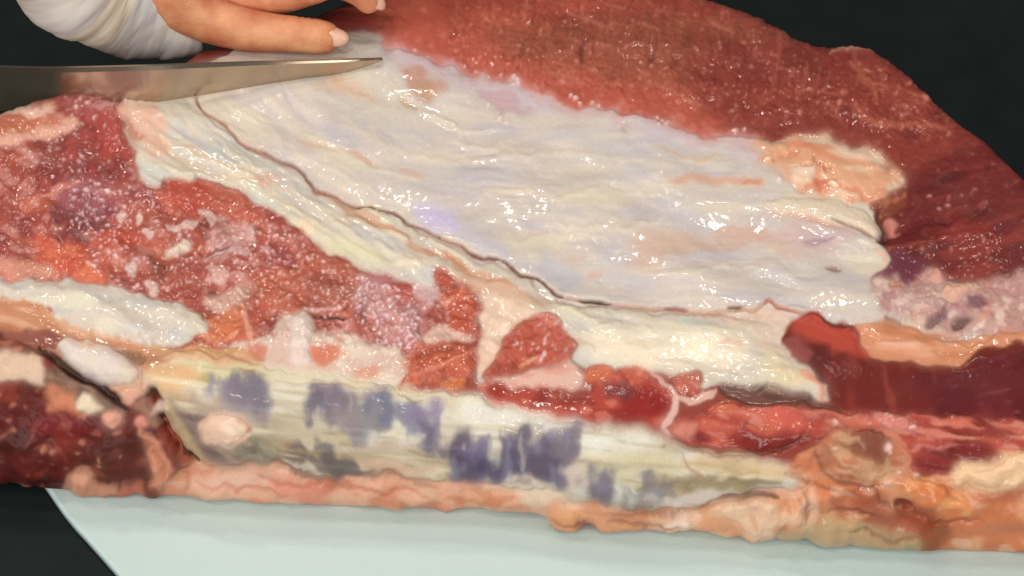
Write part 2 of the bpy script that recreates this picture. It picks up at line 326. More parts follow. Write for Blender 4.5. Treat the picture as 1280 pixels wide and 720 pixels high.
# tan-pink bridge and pale pillar left of the middle patch
patch([(570, 345), (600, 340), (640, 360), (690, 378), (660, 385), (610, 372), (580, 365)], (208, 166, 140), .85, 6)
patch([(600, 375), (650, 372), (665, 390), (640, 408), (622, 432), (606, 470), (596, 470), (590, 430), (600, 400)], (224, 190, 166), .85, 6, 3, cols=[((240, 214, 190), 6, 4, 60, .4, 1.5, .7)])
patch([(730, 430), (770, 420), (830, 425), (900, 420), (940, 430), (930, 455), (880, 462), (820, 460), (760, 455)], (240, 222, 196), .85, 14, 3)
patch([(840, 428), (880, 424), (890, 440), (860, 446)], (248, 234, 206), .85, 10, 3)
stroke([(688, 382), (712, 390), (735, 400), (752, 404)], (226, 214, 184), 6, .8, 1, .9)
stroke([(745, 415), (765, 408), (778, 406)], (222, 212, 196), 4, .7, 1, .6)
stroke([(700, 405), (720, 425), (745, 440)], (204, 164, 140), 4, .6, 2)
stroke([(900, 432), (910, 430), (930, 430)], (214, 150, 124), 7, .6, 2)
stroke([(760, 383), (830, 392), (900, 400), (940, 400)], (212, 180, 158), 5, .6, 2)
patch([(905, 400), (960, 385), (990, 400), (975, 425), (985, 445), (950, 440), (940, 415)], (222, 188, 164), .6, 8, 3)
patch([(960, 440), (990, 452), (1020, 475), (1000, 482), (965, 478)], (222, 202, 160), .7, 8)
stroke([(1000, 462), (1018, 475), (1034, 500)], (222, 140, 116), 9, .8, 2, .8)

# --- the cut itself, a knife line right across
HGT_CUT = stroke(CUT, (176, 122, 94), 4.2, .6, 1.2, -.9, taper=False, dw=1.6)
for a_, b_, w_, t_ in ((0, 8, 1.6, .55), (6, 12, 2.6, .8), (11, 17, 2.0, .85), (15, 20, 1.6, .7), (17, 24, 2.6, .95)): stroke(CUT[a_:b_], (96, 54, 38), w_, t_, 1.2)
stroke(CUT[21:27], (84, 44, 34), 3.0, .9, .8, taper=False)
stroke([(722, 376), (745, 378), (762, 380)], (60, 30, 24), 4.5, .9, 1, -1)
stroke([(832, 386), (846, 386), (858, 389)], (140, 72, 52), 4, .75, 1)
stroke([(908, 387), (927, 386)], (84, 50, 36), 3, .85, .8, -.5)
stroke([(955, 382), (962, 377), (976, 389), (1010, 397)], (186, 110, 78), 5, .7, 1)
stroke([(1036, 404), (1060, 410)], (70, 32, 24), 4.5, .85, .8, -1.5)

# --- left marbled muscle
LM = [(-60, 110), (80, 100), (150, 110), (150, 142), (162, 175), (172, 205), (174, 230), (196, 238), (206, 228), (265, 228), (292, 236), (320, 252), (342, 268), (370, 284), (402, 311), (432, 328), (456, 340), (505, 351), (520, 358), (545, 362), (548, 340), (575, 352), (600, 370), (596, 400), (600, 430), (590, 470), (560, 488), (500, 488), (500, 470), (470, 430), (420, 440), (330, 432), (300, 445), (240, 440), (180, 425), (120, 400), (-60, 352)]
d, m = region(LM, (158, 72, 60), soft=4, wa=2.2, up=.3, round_=12, grain=.95, name='muscle', mat='muscle', label='marbled muscle along the left half, pitted with pale grains and painted glints')
LMm = m
tint(LMm * sm(noise(13, 8, 25), .1, 1.4), (190, 98, 74), .7)
tint(LMm * sm(noise(11, 7, 20), .5, 1.6), (128, 48, 46), .7)
tint(LMm * sm(noise(7, 4, 25), .5, 1.7), (200, 138, 126), .5)
tint(LMm * sm(noise(16, 5, 30), .9, 1.7), (212, 168, 156), .55)
tint(LMm * sm(noise(6, 5), 1.1, 1.9), (110, 48, 40), .7)
tint(LMm * sm(noise(2.6, 2.2), .9, 1.8), (206, 140, 128), .6)
HGT += LMm * (.12 * noise(3.0) + .5 * noise(12, 7, 22))
patch([(48, 180), (110, 150), (150, 150), (168, 190), (165, 215), (110, 235), (60, 240), (48, 230)], (120, 46, 46), .75, 12, 4, cols=[((168, 70, 60), 6, 5, 60, .5, 1.5, .7)])
patch([(105, 150), (140, 145), (160, 180), (165, 205), (140, 200), (120, 180)], (172, 66, 56), .7, 9, 4)
patch([(70, 250), (110, 240), (140, 262), (120, 290), (95, 305), (75, 285)], (104, 44, 52), .75, 9, 4)
patch([(70, 225), (150, 222), (190, 240), (150, 260), (100, 262), (75, 250)], (158, 84, 92), .55, 10, 4)
patch([(72, 122), (100, 114), (140, 120), (160, 132), (135, 145), (90, 145)], (170, 86, 84), .75, 7, 3, cols=[((206, 150, 150), 3, 2, 20, .5, 1.5, .6)])
patch([(-20, 130), (66, 132), (60, 148), (-20, 155)], (232, 190, 168), .9, 5, 2.5)
patch([(-20, 158), (80, 150), (96, 158), (70, 172), (-20, 184)], (224, 172, 150), .8, 5, 3)
patch([(-20, 148), (62, 148), (66, 158), (-20, 170)], (178, 86, 48), .8, 4, 2)
stroke([(50, 245), (75, 236), (105, 228)], (206, 130, 112), 8, .75, 3)
patch([(48, 300), (75, 300), (120, 318), (130, 350), (100, 352), (50, 332)], (196, 84, 56), .8, 8, 3, cols=[((218, 120, 84), 6, 4, 20, .4, 1.4, .6)])
patch([(-20, 320), (52, 330), (70, 345), (40, 350), (-20, 345)], (214, 150, 128), .7, 6, 3)
patch([(118, 290), (150, 282), (175, 290), (170, 305), (130, 305)], (178, 66, 46), .8, 6, 3)
patch([(205, 232), (240, 226), (265, 240), (250, 268), (220, 262), (206, 250)], (180, 72, 54), .8, 7, 3)
patch([(262, 230), (300, 240), (330, 262), (318, 275), (280, 275), (260, 258)], (184, 92, 72), .8, 8, 3)
patch([(150, 258), (185, 250), (200, 270), (175, 285), (155, 278)], (170, 80, 60), .7, 6, 3)
# pale flecks and threads in the marbled muscle; its dots also paint glints
for q, c, wd in [(((150, 265), (152, 280)), (222, 190, 178), 9), (((176, 268), (178, 280)), (226, 196, 184), 8), (((207, 280), (225, 288), (245, 282)), (216, 184, 174), 11), (((250, 262), (262, 275), (258, 290)), (214, 178, 172), 9), (((182, 300), (190, 290)), (216, 184, 180), 8), (((160, 335), (172, 342)), (214, 192, 184), 12), (((110, 325), (122, 335)), (220, 190, 176), 7), (((185, 360), (200, 365)), (214, 190, 180), 12), (((258, 320), (290, 312), (310, 318)), (206, 170, 166), 14), (((262, 335), (285, 345), (262, 350)), (214, 170, 160), 12), (((305, 285), (318, 300)), (214, 170, 166), 12), (((330, 310), (345, 318)), (214, 178, 172), 9)]:
    stroke(q, c, wd, .75, 2.5, .6)
region([(206, 318), (216, 308), (232, 302), (242, 303), (238, 312), (222, 322), (208, 324)], (224, 204, 186), 2, 1.5, .9, up=1.5, round_=6, name='fat_fleck', mat='fat')
patch([(265, 280), (300, 272), (318, 290), (300, 318), (262, 325)], (196, 140, 134), .6, 8, 4, cols=[((222, 190, 184), 4, 2, -15, .3, 1.4, .6)])
stroke([(250, 316), (270, 313), (290, 308)], (112, 48, 46), 4, .8, 1.5, -1.2)
stroke([(262, 322), (285, 316)], (130, 60, 56), 3, .7, 1.5, -.8)
patch([(186, 330), (205, 325), (210, 345), (196, 352)], (112, 58, 44), .8, 6, 3)
patch([(210, 325), (245, 320), (255, 345), (240, 370), (215, 375), (208, 350)], (158, 76, 60), .7, 8, 3)
patch([(395, 310), (430, 328), (450, 345), (440, 360), (410, 350), (395, 335)], (170, 84, 60), .8, 8, 3)
patch([(400, 345), (440, 350), (450, 372), (420, 378), (380, 372)], (150, 78, 58), .7, 8, 3)
patch([(320, 345), (370, 350), (380, 385), (340, 400), (318, 385)], (186, 96, 66), .7, 10, 4)
patch([(448, 345), (490, 345), (498, 395), (470, 405), (450, 390)], (192, 150, 150), .5, 9, 4)
patch([(485, 390), (520, 375), (525, 415), (505, 435), (480, 425)], (196, 150, 150), .5, 9, 4)
patch([(340, 300), (362, 308), (365, 335), (345, 330)], (138, 52, 58), .7, 6, 3)
patch([(485, 350), (530, 362), (525, 380), (495, 380)], (176, 70, 60), .6, 8, 3)
region([(546, 338), (556, 336), (572, 350), (562, 354), (548, 352)], (176, 74, 52), 2, 1.5, .9, name='muscle', mat='muscle')
region([(544, 366), (580, 360), (596, 372), (592, 400), (582, 415), (570, 410), (560, 392), (545, 380)], (178, 76, 50), 3, 2, .9, cols=[((206, 110, 80), 4, 3, 0, .4, 1.4, .6)])
stroke([(545, 385), (556, 380), (566, 372)], (214, 150, 130), 5, .7, 2)
patch([(528, 418), (555, 408), (575, 415), (590, 420), (560, 432), (530, 428)], (220, 188, 170), .8, 5, 3)
patch([(520, 355), (545, 362), (548, 378), (532, 382), (522, 372)], (214, 186, 184), .75, 5, 3)
stroke([(385, 396), (405, 395), (425, 397), (435, 398)], (78, 34, 26), 5, .9, 1.2, -1.8)
stroke([(380, 390), (400, 386), (430, 385)], (214, 176, 170), 5, .7, 2)
dots(scatter([(90, 225), (180, 225), (200, 260), (130, 300), (85, 280)], 110, 1), (236, 196, 200), (.9, 2.3), .85, .55)  # pale dots from here: fat grains, with wet sparkle painted into the colour
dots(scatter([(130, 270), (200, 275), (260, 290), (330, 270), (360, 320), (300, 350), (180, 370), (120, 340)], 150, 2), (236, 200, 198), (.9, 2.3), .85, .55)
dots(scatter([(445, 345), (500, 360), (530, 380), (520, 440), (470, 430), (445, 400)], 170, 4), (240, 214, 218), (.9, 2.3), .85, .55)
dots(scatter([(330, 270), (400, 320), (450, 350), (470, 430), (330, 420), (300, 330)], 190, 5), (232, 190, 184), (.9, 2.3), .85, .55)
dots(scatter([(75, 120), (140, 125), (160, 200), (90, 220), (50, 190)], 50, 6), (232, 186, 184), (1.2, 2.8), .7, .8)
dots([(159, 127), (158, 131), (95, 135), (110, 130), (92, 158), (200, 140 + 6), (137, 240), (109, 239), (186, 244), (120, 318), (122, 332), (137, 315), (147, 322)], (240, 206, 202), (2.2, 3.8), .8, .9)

# --- fat and small muscles under the marbled muscle
MID = [(330, 420), (352, 400), (360, 395), (388, 396), (392, 415), (430, 418), (470, 432), (500, 440), (510, 470), (500, 490), (440, 482), (380, 470), (330, 465), (255, 452), (250, 440), (300, 430)]
d, m = region(MID, (212, 184, 168), 4, 3, .92, up=.8, round_=10, cols=[((226, 208, 190), 8, 5, 10, .2, 1.4, .7), ((206, 130, 104), 7, 4, 0, .8, 1.7, .7)], grain=.5, name='fat_seam', mat='fat', label='pale fat between the marbled muscle and the rib')
patch([(386, 438), (405, 432), (425, 436), (415, 450), (402, 460), (392, 452)], (204, 104, 72), .85, 4, 2)
patch([(310, 432), (332, 436), (330, 448), (312, 450)], (196, 94, 66), .75, 4, 2)
region([(362, 405), (370, 394), (382, 392), (389, 400), (390, 430), (388, 455), (366, 455), (360, 430)], (222, 202, 192), 3, 1.5, .85, up=1.6, round_=9)
patch([(270, 420), (300, 425), (320, 412), (310, 395), (280, 400)], (196, 96, 70), .8, 7, 3, cols=[((222, 150, 128), 3, 3, 0, .5, 1.5, .7)])
patch([(240, 392), (262, 385), (282, 388), (275, 400), (250, 400)], (140, 70, 46), .8, 5, 2)
patch([(255, 372), (300, 360), (312, 372), (290, 385), (260, 388)], (216, 180, 162), .7, 7, 3)
patch([(252, 405), (275, 385), (305, 385), (300, 410), (275, 428), (252, 425)], (200, 110, 70), .8, 5, 3, cols=[((186, 84, 46), 6, 5, 0, .2, 1.2, .7), ((226, 170, 140), 3, 3, 0, .7, 1.6, .6)])
stroke([(300, 380), (310, 400), (318, 440)], (220, 160, 138), 6, .7, 2.5, .6)
stroke([(275, 432), (290, 440), (310, 445)], (168, 80, 58), 7, .7, 2, -.8)
# central small muscles
region([(515, 445), (540, 432), (575, 428), (588, 440), (590, 470), (570, 478), (545, 470), (520, 480), (505, 488), (512, 465)], (182, 84, 58), 2.5, 2, .95, cols=[((206, 112, 80), 5, 3, 0, .2, 1.3, .7), ((150, 56, 38), 6, 2, -15, .6, 1.4, .7)], grain=.7, name='muscle', mat='muscle', up=.8, round_=8)
stroke([(518, 448), (540, 440), (570, 434)], (138, 58, 36), 7, .7, 1.5, -1)
stroke([(515, 470), (545, 460), (580, 450)], (216, 128, 104), 5, .7, 1.5, .6)
region([(492, 485), (500, 482), (512, 484), (504, 489)], (166, 82, 52), 2, 1, .9)
region([(555, 478), (575, 474), (578, 484), (560, 488)], (196, 112, 60), 3, 1, .8)
PATCH = [(606, 472), (614, 452), (624, 432), (640, 412), (656, 400), (680, 393), (696, 399), (714, 420), (719, 440), (714, 452), (690, 456), (668, 459), (640, 466), (620, 474)]
d, m = region(PATCH, (182, 84, 64), 2, 2, .97, cols=[((206, 116, 98), 5, 3, -30, .2, 1.4, .7), ((156, 64, 50), 6, 4, -30, .5, 1.5, .6), ((228, 196, 190), 2.4, 1.2, -45, 1.2, 2, .8)], grain=1.2, up=1.2, round_=9, name='muscle', mat='muscle', label='round pink muscle island in the pale fat')
HGT += m * .3 * noise(2.4)
patch([(605, 470), (640, 450), (645, 465), (615, 476)], (150, 58, 40), .8, 4, 2)
stroke([(648, 458), (660, 455), (672, 450)], (222, 170, 136), 4, .7, 1, .5)
region([(608, 478), (640, 470), (690, 458), (715, 455), (728, 470), (726, 482), (690, 488), (650, 482), (620, 484)], (220, 182, 166), 4, 2.5, .92, cols=[((214, 140, 124), 8, 3, 0, .7, 1.6, .6)], up=.8, round_=7, name='fat_seam', mat='fat')
STRIP = [(596, 486), (612, 478), (640, 486), (665, 486), (700, 491), (728, 500), (742, 490), (748, 478), (768, 470), (785, 462), (800, 460), (815, 470), (838, 488), (843, 505), (832, 520), (816, 531), (800, 534), (770, 526), (745, 528), (700, 524), (660, 519), (620, 506)]
d, m = region(STRIP, (168, 62, 48), 2.5, 2, .97, cols=[((128, 36, 30), 10, 5, 5, .1, 1.2, .8), ((210, 112, 92), 5, 3, 15, .6, 1.5, .7)], grain=.25, wet=.7, up=.7, round_=9, name='muscle', mat='muscle', label='wet crimson muscle strip directly above the rib')
patch([(775, 490), (800, 482), (830, 490), (838, 505), (820, 520), (795, 522), (780, 510)], (136, 26, 26), .85, 6, 2.5)
patch([(750, 478), (775, 476), (795, 486), (785, 498), (762, 494)], (104, 52, 56), .75, 5, 2.5)
stroke([(668, 505), (700, 503), (745, 505)], (124, 48, 36), 12, .7, 2)
region([(606, 483), (622, 480), (636, 486), (630, 494), (612, 494)], (140, 34, 24), 3, 1.5, .85)
stroke([(615, 496), (650, 512), (700, 520)], (224, 150, 130), 5, .7, 2, .5)
region([(728, 470), (738, 458), (756, 456), (768, 462), (764, 474), (740, 478)], (198, 100, 66), 3, 1.5, .95, grain=.4, name='muscle', mat='muscle', up=.7, round_=6)
region([(782, 470), (790, 460), (808, 460), (812, 472), (800, 480), (788, 482)], (188, 86, 62), 3, 1.5, .9, cols=[((220, 130, 115), 3, 3, 0, .5, 1.4, .7)])
region([(848, 468), (862, 466), (876, 470), (876, 485), (868, 495), (852, 490), (846, 478)], (178, 88, 68), 2.5, 1.5, .95, cols=[((206, 124, 104), 4, 3, 60, .3, 1.2, .6)], grain=.5, name='muscle', mat='muscle', up=.7, round_=6)
stroke([(815, 468), (838, 482), (846, 500), (838, 520), (828, 532), (845, 546)], (226, 190, 178), 8, .85, 2, 1.0)
stroke([(846, 494), (860, 502), (880, 498), (895, 488)], (226, 186, 172), 9, .8, 2, .8)
# brown hollow then red muscles on the right
region([(898, 481), (930, 480), (965, 482), (992, 488), (1020, 498), (1052, 508), (1040, 514), (1000, 506), (950, 508), (915, 500)], (108, 66, 56), 2.5, 1.5, .95, up=-2.2, round_=7, cols=[((150, 126, 104), 8, 3, 3, .5, 1.4, .7), ((70, 40, 36), 10, 2, 5, .6, 1.5, .8)], name='membrane', mat='muscle')
RED2 = [(836, 532), (850, 521), (880, 516), (890, 506), (905, 502), (930, 510), (960, 509), (1000, 508), (1045, 512), (1090, 520), (1130, 522), (1240, 522), (1350, 540), (1350, 600), (1200, 600), (1140, 590), (1130, 560), (1080, 540), (1020, 548), (985, 556), (960, 564), (930, 568), (900, 566), (870, 560), (845, 546)]
d, m = region(RED2, (166, 66, 54), 2.5, 2.5, .97, cols=[((198, 98, 76), 10, 4, 8, .2, 1.3, .8), ((118, 32, 32), 12, 5, 5, .2, 1.2, .8), ((214, 138, 118), 8, 2, 12, 1.0, 1.8, .7)], grain=.5, up=1, round_=9, name='muscle', mat='muscle', label='ragged red muscle above the right end of the rib')
HGT += m * .5 * noise(12, 4, 8)
patch([(905, 545), (960, 540), (1000, 535), (1005, 548), (960, 562), (920, 560)], (126, 34, 32), .8, 6, 3)
patch([(955, 510), (990, 512), (1010, 525), (990, 535), (955, 528)], (204, 92, 76), .8, 6, 2)
patch([(840, 540), (850, 528), (870, 528), (868, 545), (852, 550)], (214, 136, 118), .7, 5, 2)
patch([(890, 508), (905, 500), (920, 506), (905, 514)], (198, 100, 60), .7, 4, 2)
stroke([(840, 546), (870, 560), (900, 567), (935, 569), (975, 560), (1010, 540)], (92, 38, 26), 4, .8, 1.2, -1.6)
stroke([(1000, 510), (1040, 520), (1090, 524)], (206, 120, 98), 7, .7, 2, .8)
stroke([(1130, 520), (1180, 528), (1230, 535)], (206, 112, 90), 6, .8, 2, 1)
stroke([(1135, 538), (1180, 545), (1225, 548)], (214, 134, 110), 6, .75, 2, 1)
stroke([(1140, 560), (1170, 560), (1195, 558)], (206, 118, 104), 7, .7, 2, 1)
patch([(1140, 572), (1170, 566), (1220, 552), (1240, 560), (1210, 590), (1190, 602), (1150, 590)], (116, 36, 36), .8, 8, 3)
region([(1090, 520), (1105, 514), (1125, 518), (1135, 530), (1125, 545), (1105, 535)], (214, 130, 118), 3, 2, .85, up=1.5, round_=8)
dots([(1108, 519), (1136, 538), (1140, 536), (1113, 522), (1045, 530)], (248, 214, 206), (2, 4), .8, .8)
# big smooth red muscle with its orange fascia
RED = [(976, 426), (988, 410), (1002, 400), (1025, 398), (1060, 408), (1074, 420), (1080, 436), (1088, 448), (1120, 453), (1150, 457), (1190, 459), (1212, 448), (1240, 438), (1350, 430), (1350, 526), (1230, 524), (1150, 522), (1100, 518), (1062, 512), (1040, 500), (1030, 478), (1010, 457), (996, 452), (992, 441)]
region([(1040, 404), (1062, 411), (1100, 402), (1130, 410), (1165, 418), (1200, 425), (1350, 410), (1350, 450), (1212, 462), (1150, 466), (1085, 458), (1074, 430)], (212, 142, 106), 3, 2, .97, cols=[((226, 170, 140), 20, 2.5, 4, .1, 1.3, .8), ((190, 112, 66), 18, 2.5, 4, .4, 1.5, .7)], grain=.15, up=1, round_=8, name='fascia', mat='fat', label='smooth orange band of fascia above the glossy red muscle')
stroke([(1095, 430), (1120, 432), (1155, 431)], (232, 186, 164), 5, .8, 1, .6)
stroke([(1160, 440), (1190, 444), (1225, 438)], (188, 116, 66), 5, .7, 1.5, -.5)
d, m = region(RED, (108, 34, 30), 2.5, 1.6, 1.0, cols=[((86, 24, 25), 16, 14, 0, .2, 1.4, .7), ((140, 56, 44), 4, 16, 0, .6, 1.6, .5)], grain=.1, wet=.3, up=1.2, round_=14, name='muscle', mat='muscle', label='glossy smooth dark red muscle at the lower right')
patch([(1000, 402), (1050, 408), (1072, 424), (1080, 445), (1050, 440), (1015, 428), (990, 420)], (186, 70, 52), .85, 7, 2.5)
patch([(980, 428), (1000, 425), (1012, 445), (1000, 452)], (152, 74, 72), .7, 6, 2)
patch([(1200, 462), (1350, 440), (1350, 520), (1190, 518), (1150, 500)], (92, 28, 38), .6, 14, 3, cols=[((140, 70, 80), 6, 2, -8, .9, 1.8, .5)])
stroke([(1108, 460), (1112, 490), (1114, 505)], (152, 66, 54), 8, .5, 2)
region([(1020, 466), (1030, 470), (1036, 486), (1026, 480)], (70, 28, 26), 3, 2, .7, up=-1.2, round_=4)

# --- the rib
BONE = [(175, 452), (205, 445), (240, 443), (300, 450), (340, 463), (430, 472), (500, 486), (560, 491), (620, 506), (660, 520), (740, 530), (800, 538), (832, 548), (870, 564), (920, 572), (980, 580), (1010, 592), (1000, 606), (960, 612), (900, 625), (860, 634), (790, 636), (735, 632), (700, 618), (640, 606), (560, 604), (470, 594), (430, 600), (380, 592), (330, 572), (270, 578), (240, 570), (212, 545), (196, 510), (178, 488)]
d, m = region(BONE, (212, 204, 186), 8, 2.6, .98, up=4.2, round_=46, grain=.08, name='rib_bone', mat='bone', label='pale rib bone with blue-purple bruised patches')
BN = m; DBN = d
HGT += BN * (.15 * noise(30, 4, 8) + .6 * noise(40, 16, 8))
tint(BN * sm(noise(24, 8, 8), .1, 1.5), (220, 214, 200), .8)
tint(BN * sm(noise(22, 6, 8), .5, 1.6), (196, 178, 150), .6)
tint(BN * sm(noise(40, 16, 8), .2, 1.6), (206, 208, 202), .6)
patch([(330, 462), (430, 470), (500, 484), (560, 492), (560, 500), (480, 492), (400, 480), (330, 472)], (216, 204, 172), .7, 6, 2.5)
patch([(230, 455), (300, 458), (340, 468), (310, 478), (250, 476)], (206, 196, 148), .8, 8, 3)
patch([(235, 478), (260, 470), (275, 480), (258, 485)], (168, 142, 74), .8, 6, 3)
patch([(178, 455), (240, 460), (245, 480), (230, 495), (280, 500), (260, 515), (215, 505), (190, 485)], (214, 166, 116), .85, 9, 3)
patch([(580, 500), (640, 512), (760, 535), (820, 552), (770, 575), (735, 560), (700, 545), (640, 530), (590, 540)], (220, 216, 204), .85, 9, 3)
patch([(740, 570), (800, 560), (860, 575), (830, 598), (780, 600), (730, 590)], (204, 192, 158), .8, 10, 3)
patch([(700, 578), (735, 572), (735, 600), (715, 612)], (212, 188, 176), .8, 7, 3)
patch([(850, 575), (920, 580), (985, 590), (960, 600), (880, 592)], (204, 184, 146), .8, 7, 3)
patch([(820, 595), (900, 596), (960, 600), (930, 612), (860, 608)], (158, 140, 108), .75, 7, 3)
patch([(800, 615), (860, 612), (890, 625), (850, 636), (805, 632)], (214, 196, 184), .85, 6, 3)
patch([(430, 560), (540, 552), (560, 575), (545, 600), (460, 590)], (196, 176, 160), .6, 12, 3)
patch([(540, 590), (562, 580), (566, 606), (548, 608)], (190, 162, 98), .7, 5, 2)
patch([(300, 530), (400, 540), (480, 552), (555, 560), (552, 596), (470, 590), (400, 590), (340, 568), (300, 552)], (190, 168, 144), .85, 14, 4)
patch([(335, 520), (420, 530), (440, 556), (380, 556), (330, 545)], (176, 158, 124), .7, 10, 3)
patch([(215, 500), (290, 520), (350, 545), (330, 560), (260, 545)], (158, 138, 116), .7, 10, 3)
patch([(240, 495), (330, 515), (350, 530), (300, 532), (250, 515)], (150, 138, 126), .7, 10, 3)
patch([(640, 575), (700, 590), (730, 605), (690, 606), (640, 596)], (206, 186, 170), .8, 8, 3)
patch([(880, 568), (980, 582), (1005, 592), (960, 598), (880, 586)], (206, 176, 134), .8, 8, 3)
for q, c, wd in [(((350, 556), (390, 570), (420, 590), (470, 596), (545, 606)), (86, 74, 76), 13), (((400, 552), (408, 560), (415, 575)), (78, 72, 66), 14), (((415, 575), (435, 578), (452, 590)), (112, 108, 112), 10), (((350, 558), (372, 566), (380, 580)), (92, 70, 66), 14), (((330, 548), (350, 552), (366, 556)), (150, 126, 90), 8), (((600, 606), (640, 604), (660, 600)), (120, 100, 92), 6), (((800, 600), (860, 598), (930, 604), (975, 600)), (136, 118, 86), 10), (((830, 612), (880, 606), (930, 608)), (164, 142, 104), 7)]:
    stroke(q, c, wd, .8, 3, soft=5)
tint(BN * sm(noise(34, 2.2, 7), .5, 1.8), (164, 144, 108), .55); tint(BN * sm(noise(28, 2.6, 8), .7, 1.8), (226, 214, 184), .6)
tint(BN * sm(noise(10, 1.6, 7), 1.0, 2.2), (140, 116, 84), .45)
# bruised blue and purple patches of the bone
PUR = [([(280, 480), (305, 474), (332, 480), (330, 512), (300, 515), (285, 500)], (104, 96, 114), .9), ([(270, 492), (300, 496), (330, 520), (300, 524), (275, 510)], (140, 124, 128), .6),
       ([(380, 488), (396, 484), (412, 490), (428, 500), (425, 516), (400, 520), (382, 512)], (88, 80, 100), .9), ([(410, 490), (440, 494), (450, 510), (430, 515)], (150, 132, 142), .7),
       ([(420, 500), (450, 503), (480, 510), (486, 528), (470, 535), (440, 540), (425, 525)], (112, 104, 112), .8), ([(420, 520), (450, 528), (440, 545), (425, 540)], (140, 122, 122), .6),
       ([(478, 500), (500, 505), (530, 515), (550, 525), (552, 555), (540, 560), (525, 545), (500, 530), (480, 518)], (108, 108, 130), .85), ([(520, 508), (545, 506), (553, 522), (540, 528)], (134, 116, 144), .8),
       ([(522, 530), (545, 535), (552, 566), (540, 568)], (98, 88, 104), .8),
       ([(565, 548), (590, 545), (610, 552), (606, 580), (590, 604), (570, 600), (566, 575)], (84, 70, 92), .95), ([(595, 548), (610, 546), (606, 575), (598, 570)], (116, 106, 132), .7),
       ([(606, 575), (625, 560), (632, 545), (640, 556), (650, 570), (640, 595), (606, 602)], (84, 72, 96), .95), ([(652, 552), (668, 542), (690, 545), (722, 545), (724, 560), (708, 575), (700, 600), (676, 596), (662, 590), (655, 570)], (90, 78, 98), .95),
       ([(690, 540), (722, 536), (726, 555), (712, 580), (700, 570)], (120, 110, 118), .8),
       ([(737, 618), (744, 602), (756, 592), (770, 600), (772, 612), (760, 628), (742, 630)], (92, 76, 92), .88), ([(782, 612), (800, 604), (835, 600), (838, 610), (800, 618)], (124, 116, 120), .75),
       ([(775, 625), (812, 626), (820, 636), (800, 642), (780, 636)], (110, 92, 78), .75)]
PFX, PFY = noise(5, 12), noise(8, 6)
for pts, c, al in PUR:
    d = sdf(pts, 4.5)
    m = sm(d + 3.0 * PFX + 2.0 * PFY + 1.5 * noise(1.6, 6), -14, 4)
    tint(m, c, al); tint(m * sm(noise(4, 11), .3, 1.7), (140, 136, 158), .5)
for x, y0, y1 in [(612, 545, 570), (652, 548, 590), (580, 555, 560), (440, 500, 520), (545, 560, 580)]:
    stroke([(x, y0), (x + 2, y1)], (176, 162, 158), 5, .6, 2)
stroke([(572, 600), (600, 608), (640, 602)], (112, 94, 82), 5, .7, 1.5)
# streaks and pits along the bone
stroke([(340, 478), (430, 482), (500, 496)], (206, 176, 140), 3, .6, 1.2, -.4)
stroke([(500, 492), (512, 500), (520, 504), (530, 500)], (120, 82, 56), 4, .75, 1, -.8)
stroke([(300, 464), (312, 468), (320, 466)], (140, 108, 62), 3.5, .7, 1, -.5)
stroke([(345, 515), (360, 520), (385, 522)], (160, 140, 104), 6, .6, 2)
stroke([(855, 565), (862, 585), (880, 595)], (170, 118, 86), 3.5, .7, 1.2, -.6)
stroke([(826, 560), (834, 556)], (122, 92, 56), 4, .8, 1)
stroke([(905, 600), (925, 590), (950, 590)], (164, 144, 100), 4, .6, 1.5)

# --- below the rib and along the board
UNDER = [(196, 500), (215, 530), (238, 560), (268, 574), (330, 570), (380, 592), (430, 600), (470, 594), (560, 603), (640, 606), (700, 618), (735, 632), (790, 636), (860, 634), (900, 625), (980, 610), (1010, 600), (1015, 720), (-60, 720), (-60, 610), (190, 600)]
d, m = region(UNDER, (222, 166, 138), 4, 2.5, .97, cols=[((222, 178, 150), 12, 6, 5, .1, 1.3, .8), ((206, 118, 84), 9, 5, 8, .3, 1.4, .75), ((188, 120, 74), 10, 3, 5, .8, 1.7, .6)], grain=.3, up=.8, round_=9, name='fat_edge', mat='fat', label='orange fat along the underside next to the board')
HGT += m * (.9 * noise(12, 7, 8) + .15 * noise(3.5))
patch([(250, 590), (300, 585), (340, 600), (330, 612), (290, 615), (255, 605)], (228, 186, 166), .75, 9, 3)
patch([(345, 595), (390, 605), (400, 625), (350, 622)], (216, 130, 108), .7, 8, 3)
stroke([(330, 575), (350, 578), (375, 592), (400, 600), (430, 602)], (104, 74, 66), 8, .8, 2, -1)
region([(405, 560), (415, 552), (422, 572), (445, 580), (455, 592), (420, 600), (408, 588)], (102, 92, 92), 3, 2, .85)
stroke([(445, 592), (490, 594), (520, 604), (545, 608)], (130, 96, 66), 5, .7, 1.5, -1)
patch([(450, 575), (500, 578), (540, 586), (520, 596), (470, 590)], (214, 172, 142), .7, 6, 3)
stroke([(555, 622), (600, 622), (640, 618)], (190, 112, 66), 8, .6, 2)
stroke([(600, 610), (640, 604), (690, 612)], (222, 200, 180), 7, .7, 2, .8)
patch([(640, 605), (690, 612), (715, 625), (700, 632), (655, 622)], (220, 204, 178), .75, 6, 3)
stroke([(500, 628), (512, 632)], (150, 96, 62), 5, .7, 1)
